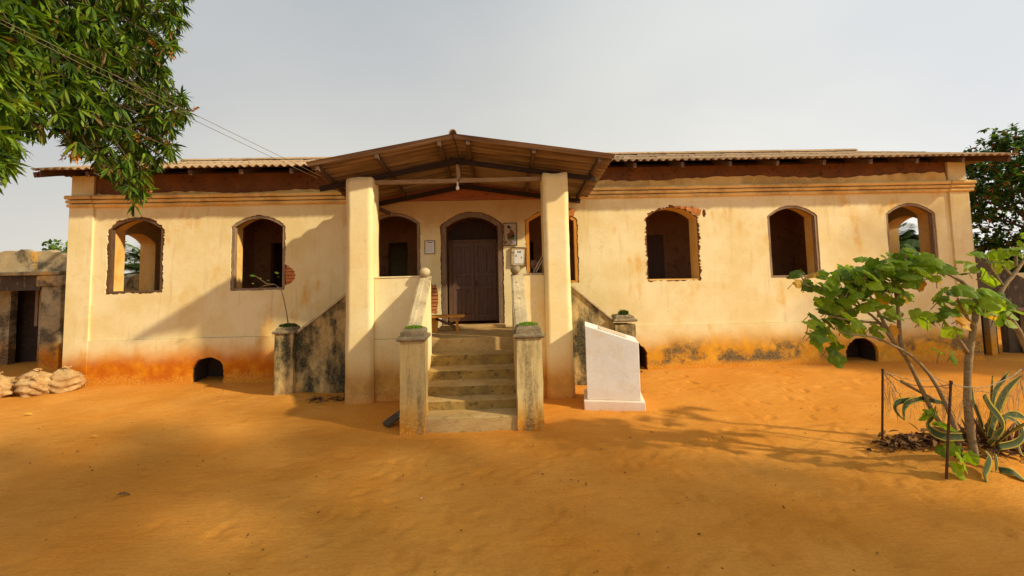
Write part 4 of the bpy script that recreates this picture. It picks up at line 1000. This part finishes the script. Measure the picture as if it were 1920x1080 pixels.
for i in range(nin):
    v = MR.transposed() @ (cents[i] - CAM); sx, sy = PPX + FPX * v.x / -v.z, PPY - FPX * v.y / -v.z
    if rr.random() < (.07 if sx > 230 else .01):
        ax_ = (rv() + Vector((.2, -.5, .1))).normalized()
        for k in range(26):
            t = rr.random(); d = (ax_ + rv() * .9).normalized()
            pan.append(frame_mat(cents[i] + ax_ * (.05 + .22 * t) + rv() * .045 * (1.1 - t), d, rv(), rr.uniform(.03, .06)))
if pan: o = inst('flower_panicles', SV, SF, np.array([np.array(q) for q in pan]), M['panicle']); o['kind'] = 'stuff'; under(o, mg)

# ------------------------------------------------------------------ other trees
def ball_centres(c, rx, ry, rz, n, seed, shell=.35):
    r = random.Random(seed); out = []
    while len(out) < n:
        p = Vector((r.uniform(-1, 1), r.uniform(-1, 1), r.uniform(-1, 1))); l = p.length
        if l > 1 or l < shell: continue
        if noise.noise(p * 2.2 + Vector((seed, 0, 0))) < -.12: continue
        out.append(Vector((c[0] + p.x * rx, c[1] + p.y * ry, c[2] + p.z * rz)))
    return out
def tree(name, label, loc, h, c, rad, n, per, size, mat, seed, droop=.2, spread=.3, V=SV, F=SF, group=None, tr=.2):
    random.seed(seed)
    t = thing(name, label, 'tree', loc, group)
    cs = ball_centres(c, *rad, n, seed); crown('crown', t, cs, per, size, droop, mat, V, F, spread)
    x, y, z = loc
    tree_skeleton(t, name, [(x, y, -.2), (x + .1, y, h * .3), (x - .05, y + .1, h * .6), (x + .05, y, h)], [tr, tr * .85, tr * .75, tr * .6], cs[::max(1, n // 14)], M['darkbark'])
    return t
tree('leafy_tree', 'dark leafy tree with scattered red leaves behind the house\'s right end', (18.8, 3.6, 0), 3.0, (18.5, 3.8, 4.3), (2.3, 2.0, 2.8), 260, (6, 10), .20, M['bush'], 31)
tree('leafy_tree', 'light green tree top showing over the outbuilding\'s stained wall', (-18.6, 9.5, 0), 2.0, (-18.2, 9.5, 3.35), (1.9, 1.6, .75), 40, (4, 9), .22, M['bushy'], 33)
# two trees outside the picture, right of the camera: they throw the shade on the yard and the right end
tree('shade_tree', 'tall leafy tree outside the picture behind the camera, shading the left yard', (20.7, -18.2, 0), 9.0, (20.5, -18.0, 15.0), (5.6, 4.2, 3.2), 270, (4, 7), .36, M['bushy'], 41, spread=.5, tr=.4)
tree('shade_tree', 'tall leafy tree outside the picture at right, shading the house\'s right end', (26.2, -6.6, 0), 6.0, (26.0, -6.4, 10.4), (3.4, 2.4, 2.9), 200, (4, 8), .36, M['bushy'], 43, spread=.4, tr=.3)
def palm(loc, h, label, seed, n=16, ln=2.6):
    r = random.Random(seed); t = thing('palm_tree', label, 'palm', loc); x, y, z = loc
    under(MB().tube([(x, y, -.1), (x + .05, y, h * .5), (x, y + .05, h)], [.2, .16, .15], 10).build('trunk', M['palmbark'], None, smooth=True), t)
    for i in range(n):
        a = 2 * math.pi * i / n * 1.618 * 2; el = r.uniform(.1, 1.25); L_ = ln * r.uniform(.8, 1.1); pts = []
        for k in range(9):
            s = k / 8; rad = L_ * s * math.cos(el) * (1 - .12 * s); zz = L_ * (s * math.sin(el) - .55 * s * s * (1.2 - .5 * el))
            pts.append(Vector((x + math.cos(a) * rad, y + math.sin(a) * rad, h + zz)))
        mats = []
        for k in range(46):
            s = .12 + .88 * k / 46; f = s * 8; j = min(7, int(f)); p = pts[j].lerp(pts[j+1], f - j); d = (pts[j+1] - pts[j]).normalized(); side = d.cross(Vector((0, 0, 1))).normalized()
            for sg in (-1, 1):
                q = (side * sg + d * .7 + Vector((0, 0, -.35))).normalized()
                mats.append(np.array(frame_mat(p, q, Vector((0, 0, 1)), .62 * math.sin(math.pi * (.12 + .8 * s)) + .12)))
        V, F = lance(2, .05, .1, .2)
        f = under(inst('frond', V, F, np.array(mats), M['frond']), t)
        under(MB().tube(pts, [.022 * (1 - .8 * k / 8) for k in range(9)], 5).build('frond_stem', M['frond'], None), t)
palm((-12.9, 6.6, 0), 2.4, 'green palm seen through the leftmost window', 5, n=48)
palm((15.3, 6.6, 0), 2.7, 'grey green palm seen through the rightmost window', 6, n=54)
under_w = thing('ruined_wall', 'dark rounded stained wall seen low through the leftmost window', 'wall', (-12.6, 2.0, 0))
under(MB().panel([(3.1, -.1)] + [(3.1 + .8 * (1 - math.cos(a)), 1.55 + 1.05 * math.sin(a)) for a in np.linspace(0, math.pi, 12)] + [(4.7, -.1)], [], SIDE, -11.9, -11.6).build('slab', M['annex'], None, rough=.01), under_w)

# ------------------------------------------------------------------ shrubs with lobed leaves, stakes, net, agave at right
SD = -5.35
def lobed():
    V = [(0, 0, 0)]; n = 30
    for i in range(n + 1):
        a = math.radians(-150 + 300 * i / n); k = abs(math.cos(2.5 * a * .96))
        r = .36 + .16 * k ** 1.4 + .13 * max(0, math.cos(a)) ; r *= .85 if abs(a) > 2.3 else 1
        x = .22 + r * math.cos(a); y = r * math.sin(a) * .95
        V.append((x, y, -.28 * (x - .2) ** 2 - .22 * y * y + .035 * math.cos(5 * a)))
    return V, [(0, i, i + 1) for i in range(1, n + 1)]
JV, JF = lobed()
def leafmesh(name, mat, seed):
    r = random.Random(seed); s = r.uniform(.7, 1.5)
    # subdivide each wedge once so that the blade curves
    V = [Vector(v) for v in JV]; W = [V[0]] + [v.lerp(V[0], .5) + Vector((0, 0, .05 * s)) for v in V[1:]] + [v + Vector((0, 0, r.uniform(-.04, .04) - .05 * s)) for v in V[1:]]
    n = len(V) - 1; F = [(0, i, i+1) for i in range(1, n)] + [(i, n+i, n+i+1, i+1) for i in range(1, n)]
    me = bpy.data.meshes.new(name); me.from_pydata(W, [], F); me.materials.append(mat); me.polygons.foreach_set('use_smooth', [True] * len(F)); return me
jm = [leafmesh('lobed_leaf', M['jat'], i) for i in range(4)]; jy = [leafmesh('lobed_leaf', M['jatyellow'], 9)]
def stem(root, pts, r0, r1, Y=SD, dy=0.0, name='stem', mat='bark'):
    n = len(pts); P = [U(x, y, Y=Y + dy * i / max(1, n - 1)) for i, (x, y) in enumerate(pts)]
    Q = [];
    for i in range(n - 1):
        for t in (0, .5): 
            a, b = P[i], P[i+1]; p0 = P[max(0, i-1)]; p3 = P[min(n-1, i+2)]
            Q.append(.5 * ((2*a) + (b - p0) * t + (2*p0 - 5*a + 4*b - p3) * t*t + (3*a - p0 - 3*b + p3) * t**3))
    Q.append(P[-1]); k = len(Q)
    return under(MB().tube(Q, [r0 + (r1 - r0) * i / (k-1) + (.004 * math.sin(i * 2.3) if r0 > .03 else 0) for i in range(k)], 9).build(name, M[mat], None, smooth=True, rough=.003, rs=20), root)
LR = random.Random(77)
def leaves(root, spots, size=.195, meshes=None, Y=SD, jy_=.28, Rj=10):
    inv = Matrix.Translation(root.location).inverted()
    for (x, y) in spots:
        p = U(x + LR.uniform(-Rj, Rj), y + LR.uniform(-Rj, Rj), Y=Y + LR.uniform(-jy_, jy_))
        o = bpy.data.objects.new('leaf', LR.choice(meshes or jm)); COL.objects.link(o); o.parent = root; o.matrix_parent_inverse = inv
        d = Vector((LR.uniform(-1, 1), LR.uniform(-1, .5), LR.uniform(-.75, .1))); up = Vector((LR.uniform(-.55, .55), LR.uniform(-1.0, .1), LR.uniform(.5, 1)))
        M4 = frame_mat(p, d, up, size * LR.uniform(.7, 1.15)); o.matrix_basis = M4
        e = p + Vector((LR.uniform(-.03, .03), LR.uniform(-.02, .06), -LR.uniform(.06, .16))) - d.normalized() * .06
        under(MB().tube([p, p.lerp(e, .5), e], [.004, .005, .006], 4).build('petiole', M['bark'], None), root)
sh = thing('lobed_leaf_shrub', 'leaning shrub with several stems and broad lobed green leaves, left of the upright trunk', 'shrub', tuple(U(1790, 868, Z=0)))
stem(sh, [(1800, 868), (1775, 815), (1745, 765), (1717, 706), (1697, 668), (1676, 642), (1650, 606), (1617, 579), (1560, 551), (1512, 535), (1502, 512)], .030, .007)
stem(sh, [(1806, 868), (1792, 810), (1771, 754), (1744, 704), (1706, 665), (1673, 647), (1638, 632), (1596, 627), (1575, 622)], .027, .006, dy=-.25)
stem(sh, [(1697, 668), (1688, 640), (1685, 588), (1681, 560), (1672, 520), (1660, 495)], .028, .010, dy=.1)
stem(sh, [(1676, 642), (1655, 600), (1640, 572), (1622, 535), (1610, 510)], .024, .008, dy=.2)
stem(sh, [(1650, 606), (1610, 602), (1580, 598), (1555, 592)], .018, .008, dy=-.2)
stem(sh, [(1617, 579), (1600, 555), (1585, 530)], .014, .007, dy=.1)
stem(sh, [(1681, 560), (1700, 522), (1722, 508), (1745, 500)], .018, .007, dy=.2)
stem(sh, [(1690, 715), (1725, 735), (1760, 752)], .02, .012, dy=.1)
SP = [(1570,515),(1596,508),(1610,512),(1632,498),(1650,496),(1668,486),(1692,482),(1710,484),(1735,488),(1700,500),(1680,505),(1508,512),(1528,522),(1560,520),(1580,505),(1600,520),(1618,500),(1640,490),(1660,482),(1680,478),(1700,478),(1722,480),(1748,484),(1580,540),(1600,555),(1562,560),(1535,572),(1520,590),(1545,585),(1570,590),(1598,602),(1515,625),(1532,640),(1560,645),(1580,620),(1552,655),(1630,520),(1660,510),(1690,500),(1720,500),(1740,500),(1650,530),(1665,545),(1690,540),(1700,520),(1730,522),(1620,545),(1610,570),(1640,560),(1662,580),(1640,618),(1590,515),(1570,545),(1550,540),(1612,525),(1645,505),(1675,495),(1705,492),(1540,610),(1525,608),(1548,630),(1570,575),(1625,508),(1655,492),(1688,486),(1715,512),(1760,496)]
leaves(sh, SP + [(x + 8, y + 5) for x, y in SP] + [(x - 8, y + 9) for x, y in SP if 485 < y < 600] + [(x + 3, y - 9) for x, y in SP][::2])
leaves(sh, [(1490,526),(1533,514),(1676,542),(1692,556),(1722,527),(1752,520),(1680,612),(1585,582),(1664,560)], .16, jy, jy_=.12, Rj=4)
leaves(sh, [(1748,766),(1760,790),(1735,772),(1788,832),(1765,838),(1798,852),(1812,846),(1792,868)], .2, None, SD - .25, .12, 4)
s2 = thing('lobed_leaf_shrub', 'upright pale ringed trunk with lobed green leaves, beside the agave', 'shrub', tuple(U(1828, 878, Z=0)))
stem(s2, [(1830, 880), (1822, 820), (1814, 754), (1816, 677), (1827, 606), (1832, 576)], .046, .03, SD - .12, name='trunk')
stem(s2, [(1832, 578), (1826, 552), (1801, 526), (1762, 508), (1735, 498)], .035, .009, SD - .12, .2)
stem(s2, [(1826, 612), (1802, 578), (1796, 560)], .022, .009, SD - .12, -.15)
stem(s2, [(1815, 662), (1790, 625), (1765, 597)], .022, .009, SD - .12, -.1)
stem(s2, [(1832, 578), (1850, 560), (1868, 552)], .024, .01, SD - .12, -.1)
S2 = [(1770,545),(1800,550),(1820,545),(1840,560),(1866,565),(1885,572),(1780,572),(1758,592),(1740,590),(1722,602),(1785,612),(1762,562),(1772,650),(1850,542),(1752,572),(1812,562),(1836,548),(1860,552),(1880,585),(1795,535),(1830,575),(1850,585),(1728,588)]
leaves(s2, S2 + [(x + 9, y + 6) for x, y in S2], .20, None, SD - .2)
leaves(s2, [(1800,602),(1862,597),(1798,590)], .17, jy, SD - .3, .05, 3)
s3 = thing('lobed_leaf_shrub', 'bare forked pale branches with few lobed leaves at the right picture edge', 'shrub', tuple(U(1985, 860, Z=0)))
stem(s3, [(1985, 862), (1960, 740), (1910, 620), (1869, 560)], .045, .026, SD + .3, name='trunk')
stem(s3, [(1869, 562), (1884, 535), (1899, 517), (1925, 480), (1950, 440)], .028, .015, SD + .3)
stem(s3, [(1881, 537), (1862, 508), (1846, 484)], .018, .008, SD + .3)
stem(s3, [(1897, 518), (1880, 500), (1868, 506), (1830, 525)], .016, .007, SD + .3, .2)
stem(s3, [(1905, 500), (1905, 480), (1900, 462)], .018, .008, SD + .3)
leaves(s3, [(1800,500),(1815,490),(1838,482),(1858,490),(1878,476),(1848,500),(1866,470),(1826,505),(1903,470),(1915,458),(1915,475),(1845,472),(1860,512),(1890,462),(1905,450),(1918,440),(1882,488),(1896,480),(1918,465),(1822,496),(1872,498)], .20, None, SD + .3)

# rusty stakes and the sagging net round the plants
for (x, y, tx, ty, lab) in ((1653, 836, 1655, 693, 'thin rusty iron stake farther from the camera, left end of the net'), (1772, 906, 1783, 716, 'thin rusty iron stake nearest the camera, in front of the shrub stems')):
    p = U(x, y, Z=0); q = U(tx, ty, Y=p.y)
    tag(MB().tube([p - Vector((0, 0, .1)), p.lerp(q, .5) + Vector((.004, 0, 0)), q], .0135, 8).tube([q - Vector((0, 0, .02)), q + Vector((0, 0, .012))], .017, 8).build('iron_stake', M['rust'], None, rough=.002, rs=20), lab, 'stake', 'stakes round the shrub')
nt_ = thing('plant_net', 'sagging torn grey net strung between the stakes round the plants', 'net', tuple(U(1720, 840, Z=0)))
A_ = U(1655, 696, Y=U(1653, 836, Z=0).y); B_ = U(1783, 720, Y=U(1772, 906, Z=0).y); C_ = U(1918, 690, Y=-5.0); D_ = U(1700, 716, Y=-4.2)
def rope(a, b, sag, r=.006, n=12, wob=.012):
    pts = []
    for i in range(n + 1):
        t = i / n; p = a.lerp(b, t); pts.append(p + Vector((0, 0, -sag * 4 * t * (1 - t))) + (rv() * wob if 0 < i < n else Vector()))
    return pts
for a, b, s in ((A_, B_, .10), (B_, C_, .12), (A_, U(1760, 712, Y=-4.3), .06), (U(1760, 712, Y=-4.3), B_, .08), (U(1740, 702, Y=-4.4), U(1860, 735, Y=-4.6), .05)):
    under(MB().tube(rope(a, b, s), .0055, 5).build('rope', M['net'], None, smooth=True), nt_)
under(MB().tube(rope(A_, U(1695, 752, Y=-4.7), .0), .0055, 5).build('rope', M['net'], None), nt_)
nm = MB()
def netpanel(a, b, sag, depth, nu, nv, keep):
    G = [[a.lerp(b, u / nu) + Vector((0, 0, -sag * 4 * (u/nu) * (1 - u/nu) - depth * (v/nv) * (.75 + .35 * math.sin(u * 1.3)))) + rv() * .02 for u in range(nu + 1)] for v in range(nv + 1)]
    for v in range(nv + 1):
        for u in range(nu + 1):
            for (du, dv) in ((1, 1), (-1, 1)):
                if 0 <= u + du <= nu and v + dv <= nv and (u + v) % 2 == 0 and random.random() < keep(u / nu, v / nv): nm.tube([G[v][u], G[v+dv][u+du]], .0011, 3)
                if 0 <= u + du <= nu and v + dv <= nv and (u + v) % 2 == 1 and random.random() < keep(u / nu, v / nv): nm.tube([G[v][u], G[v+dv][u+du]], .0011, 3)
netpanel(A_, B_, .10, .55, 30, 16, lambda u, v: .9 if u < .22 or u > .86 else .32 - .2 * v)
netpanel(B_, C_, .12, .50, 30, 14, lambda u, v: .75 if u < .14 or u > .65 else .25)
o = under(nm.build('net_mesh', M['net'], None, weld=False), nt_); o['kind'] = 'stuff'

# agave: ribbons with a channelled section
ag = thing('agave', 'sprawling agave with curling yellow-edged grey green leaves at lower right', 'agave', tuple(U(1862, 845, Z=0)))
def ribbon(pts, w, Y=-5.35, dy=0.0, cut=False, z=None, tw=0.0):
    n = len(pts); P = [U(1660 + x / 4.5, 680 + y / 4.5, Y=Y + dy * i / (n-1)) for i, (x, y) in enumerate(pts)]; Q = []
    for i in range(n - 1):
        for t in (0, .25, .5, .75):
            a, b = P[i], P[i+1]; p0 = P[max(0, i-1)]; p3 = P[min(n-1, i+2)]
            Q.append(.5 * ((2*a) + (b - p0) * t + (2*p0 - 5*a + 4*b - p3) * t*t + (3*a - p0 - 3*b + p3) * t**3))
    Q.append(P[-1]); k = len(Q); V = []; F = []; uv = []; K = 6
    vw = Vector((.5, -1, .25)).normalized()
    for i, p in enumerate(Q):
        t = i / (k - 1); d = (Q[min(i+1, k-1)] - Q[max(i-1, 0)]).normalized(); s = d.cross(vw).normalized(); nrm = s.cross(d)
        a = tw * t; s, nrm = s * math.cos(a) + nrm * math.sin(a), nrm * math.cos(a) - s * math.sin(a)
        hw = w * ((.75 + .5 * t) * 1.0 if t < .5 else (1.0 if cut else 1.0 - ((t - .5) / .5) ** 1.6)) + .002
        for th in (0, 1):
            for j in range(K + 1):
                u = j / K * 2 - 1; V.append(p + s * (u * hw) + nrm * (-.22 * hw * (1 - u * u) * 1.4 - th * .010 * (1 - .7 * u * u)))
    m_ = 2 * (K + 1)
    for i in range(k - 1):
        for j in range(K):
            a = i * m_ + j; F += [(a, a+1, a+m_+1, a+m_), (a+K+1, a+m_+K+1, a+m_+K+2, a+K+2)]
        F += [(i*m_, i*m_+m_, i*m_+m_+K+1, i*m_+K+1), (i*m_+K, i*m_+2*K+1, i*m_+m_+2*K+1, i*m_+m_+K)]
    for i in (0, k-1):
        for j in range(K): a = i * m_ + j; F.append((a, a+K+1, a+K+2, a+1))
    me = bpy.data.meshes.new('agave_leaf'); me.from_pydata(V, [], F); me.materials.append(M['agave'])
    ul = me.uv_layers.new(name='UVMap')
    for l in me.loops:
        vi = l.vertex_index; ul.data[l.index].uv = ((vi % (K + 1)) / K, (vi // m_) / (k - 1))
    me.polygons.foreach_set('use_smooth', [True] * len(F))
    o = bpy.data.objects.new('agave_leaf', me); COL.objects.link(o); under(o, ag)
ribbon([(880,690),(960,600),(1000,530),(960,450),(900,380),(850,290)], .062, -5.5, -.1, True)
ribbon([(880,640),(920,500),(980,330),(1040,215),(1150,110)], .075, -5.3, .15)
ribbon([(870,620),(900,450),(930,250),(1000,140),(1050,72)], .045, -5.15, .3)
ribbon([(960,710),(1100,680),(1165,620),(1150,540),(1080,480),(1010,450)], .05, -5.45, .1)
ribbon([(960,680),(1060,600),(1180,525),(1300,470)], .05, -5.5, -.3)
ribbon([(660,625),(520,625),(450,605),(385,565),(370,510),(415,440),(430,370)], .055, -5.55, -.1)
ribbon([(520,345),(330,310),(200,315),(110,330),(82,375),(105,430),(165,485)], .032, -5.3, -.2)
ribbon([(330,300),(210,330),(160,390),(165,488)], .035, -5.35, -.2)
ribbon([(835,738),(885,800),(870,870),(845,940),(870,1035)], .055, -5.6, -.25)
ribbon([(930,765),(945,840),(938,915)], .028, -5.6, -.1)
ribbon([(960,905),(1080,925),(1170,990),(1240,1010)], .045, -5.7, -.2)
ribbon([(840,590),(790,440),(750,330),(735,215)], .045, -5.2, .1)
ribbon([(900,700),(880,560),(905,420),(900,250),(910,110)], .03, -5.2, .3)
ribbon([(1000,470),(1060,440),(1150,450),(1230,520)], .05, -5.2, .2)
ribbon([(1120,690),(1150,770),(1200,800)], .04, -5.4, -.1)
# shaggy dead base and litter
def scraps(name, spots, n, size, label, cat, mat, seed, flat_=True, zmax=.05):
    r = random.Random(seed); mats = []
    for i in range(n):
        x, y, sg = r.choice(spots); p = Vector((r.gauss(x, sg), r.gauss(y, sg * .7), r.uniform(.0, zmax))); p.z += .11 * math.exp(-((p.x - 5.7) ** 2 + (p.y + 5.3) ** 2) / .56) + .085 * math.exp(-((p.x - 6.3) ** 2 + (p.y + 5.0) ** 2) / .36)
        d = Vector((r.uniform(-1, 1), r.uniform(-1, 1), r.uniform(-.25, .35))); up = Vector((r.uniform(-.6, .6), r.uniform(-.6, .6), 1))
        mats.append(np.array(frame_mat(p, d, up, size * r.uniform(.5, 1.5))))
    o = inst(name, *lance(3, .16, .5, .3), np.array(mats), M[mat]); tag(o, label, cat, kind='stuff'); return o
b0 = U(1862, 850, Z=0); b1 = U(1760, 845, Z=0); b2 = U(1700, 845, Z=0); b3 = U(1905, 862, Z=0)
scraps('leaf_litter', [(b0.x, b0.y, .22), (b0.x + .1, b0.y, .12), (b1.x, b1.y, .22), (b2.x, b2.y, .16), (b3.x, b3.y, .3)], 900, .12, 'brown dry leaf litter round the agave and shrub bases', 'leaf litter', 'litter', 3, zmax=.09)
rt = MB()
for i in range(70):
    a = random.uniform(0, 6.28); p = Vector((b0.x - .03 + random.gauss(0, .11), b0.y + random.gauss(0, .11), .10)); q = p + Vector((math.cos(a) * .17, math.sin(a) * .14, random.uniform(.08, .36)))
    rt.tube([p, p.lerp(q, .5) + rv() * .03, q], [.03, .022, .006], 6)
under(rt.build('dead_base', M['litter'], None, smooth=True), ag)

# ------------------------------------------------------------------ small growth on the caps
def moss(cx, cy, z, rx, ry, n, h, mat, label, seed):
    r = random.Random(seed); mats = []
    for i in range(n):
        a = r.uniform(0, 6.28); q = math.sqrt(r.random()); p = Vector((cx + rx * q * math.cos(a), cy + ry * q * math.sin(a), z - .006 + .6 * h * (1 - q * q)))
        mats.append(np.array(frame_mat(p, Vector((r.uniform(-.7, .7), r.uniform(-.7, .7), 1)), rv(), h * r.uniform(.6, 1.3))))
    o = inst('moss_tuft', *lance(2, .22, .2, .2), np.array(mats), M[mat]); tag(o, label, 'moss', 'moss on the stair posts'); o['kind'] = 'stuff'
moss(-1.415, -3.43, 1.612, .15, .14, 420, .03, 'moss', 'bright green moss on the left front stair post', 1)
moss(.455, -3.43, 1.612, .16, .14, 420, .035, 'moss', 'bright green moss on the right front stair post', 2)
moss(-4.52, -1.12, 1.40, .17, .15, 700, .05, 'darkmoss', 'dull thick moss on the far left side post', 3)
moss(2.68, -1.12, 1.47, .09, .09, 300, .07, 'darkmoss', 'rounded moss clump on the far right side post', 4)
sp = thing('sapling', 'spindly bent sapling rooted in the mossy left side post', 'sapling', (-4.52, -1.12, 1.4))
pts = [U(x, y, Y=-1.12) for x, y in ((541, 612), (537, 585), (532, 560), (527, 542), (515, 533), (497, 535), (478, 544))]
under(MB().tube(pts, [.012, .011, .010, .009, .007, .005, .003], 6).build('stem', M['bark'], None, smooth=True), sp)
under(MB().tube([pts[4], U(500, 532, Y=-1.12), U(486, 522, Y=-1.12), U(478, 517, Y=-1.12)], .004, 5).build('twig', M['bark'], None), sp)
lm2 = bpy.data.meshes.new('leaf'); lm2.from_pydata(*[lance(4, .25)[0], [], lance(4, .25)[1]]); lm2.materials.append(M['mangoleaf'])
for x, y, s in ((478, 518, .11), (486, 523, .07), (523, 513, .09), (520, 520, .06), (476, 532, .05), (505, 526, .05)):
    o = bpy.data.objects.new('leaf', lm2); COL.objects.link(o); o.matrix_basis = frame_mat(U(x, y, Y=-1.12), Vector((random.uniform(-1, 1), -.2, .2)), (0, -1, .6), s); under(o, sp); o.matrix_basis = o.matrix_basis

# ------------------------------------------------------------------ bits on the ground
pz = U(622, 752, Z=0)
scraps('dead_leaf_pile', [(pz.x, pz.y, .14), (pz.x + .15, pz.y + .05, .08), (pz.x - .3, pz.y, .06)], 70, .13, 'dry brown leaves heaped at the foot of the left pillar', 'dead leaves', 'litter', 8, zmax=.07)
d0 = U(722, 800, Z=0); d1 = U(757, 782, Z=0)
tag(MB().bar((d0.x, d0.y, .03), (-1.66, -3.05, .17), .20, .045).build('dark_slab', M['annexdark'], None, bevel=.008, rough=.006), 'dark slab propped against the left front stair post', 'slab')
for (x, y, l, w, mt, nm, lab, cat) in ((218, 931, .13, .2, 'litter', 'fallen_leaf', 'curled brown leaf alone on the sand at left', 'leaf'), (45, 779, .12, .3, 'jatyellow', 'fallen_leaf', 'yellow brown leaf on the sand below the sacks', 'leaf'),
        (171, 820, .08, .3, 'jatyellow', 'fallen_leaf', 'tiny yellow leaf on the sand at left', 'leaf'), (1694, 868, .12, .22, 'jatyellow', 'fallen_leaf', 'yellow fallen leaf on the sand left of the near stake', 'leaf'), (458, 790, .05, .3, 'litter', 'fallen_leaf', 'tiny brown leaf on the sand before the left post', 'leaf')):
    V, F = lance(4, w, .5, .35); me = bpy.data.meshes.new(nm); me.from_pydata(V, [], F); me.materials.append(M[mt]); o = bpy.data.objects.new(nm, me); COL.objects.link(o)
    p = U(x, y, Z=.02); p.z = .035; o.matrix_basis = frame_mat(p, Vector((.9, .4, .1)), (0, -.2, 1), l); tag(o, lab, cat, 'leaves fallen on the sand')
for i, (x, y, s, mt, lab) in enumerate(((790, 937, .012, 'paint', 'tiny white pebble on the sand before the stairs'), (1630, 846, .028, 'rust', 'small dark stone near the foot of the far stake'), (1203, 699, .03, 'rust', 'small dark stone on the sand right of the memorial stone'))):
    p = U(x, y, Z=.0); tag(MB().lathe((p.x, p.y, .02), [(.001, -s), (s * .9, -s * .4), (s, .0), (s * .6, s * .6), (.001, s * .8)], 9).build('stone', M[mt], None, rough=s * .3, rs=30), lab, 'stone')

# grit, crumbs of leaf and small twigs strewn over the yard: nobody could count it
r = random.Random(99); mats = []
for i in range(1000):
    x = r.uniform(-8.5, 8.5); y = -8.2 + 7.6 * r.random() ** 1.6
    if -4.8 < x < 2.9 and y > -3.75: continue
    s_ = r.choice((.006, .008, .010, .012, .018)) * r.uniform(.6, 1.2)
    mats.append(np.array(frame_mat(Vector((x, y, .008)), Vector((r.uniform(-1, 1), r.uniform(-1, 1), r.uniform(-.15, .3))), Vector((r.uniform(-.4, .4), r.uniform(-.4, .4), 1)), s_)))
V = [(-1, 0, 0), (.9, -.1, .1), (0, -.7, .05), (.1, .6, 0), (0, 0, .5), (0, 0, -.5)]
F = [(0, 2, 4), (2, 1, 4), (1, 3, 4), (3, 0, 4), (2, 0, 5), (1, 2, 5), (3, 1, 5), (0, 3, 5)]
tag(inst('grit', V, F, np.array(mats), M['litter']), 'dark grit and crumbs of dry leaf strewn over the sand yard', 'grit', kind='stuff')
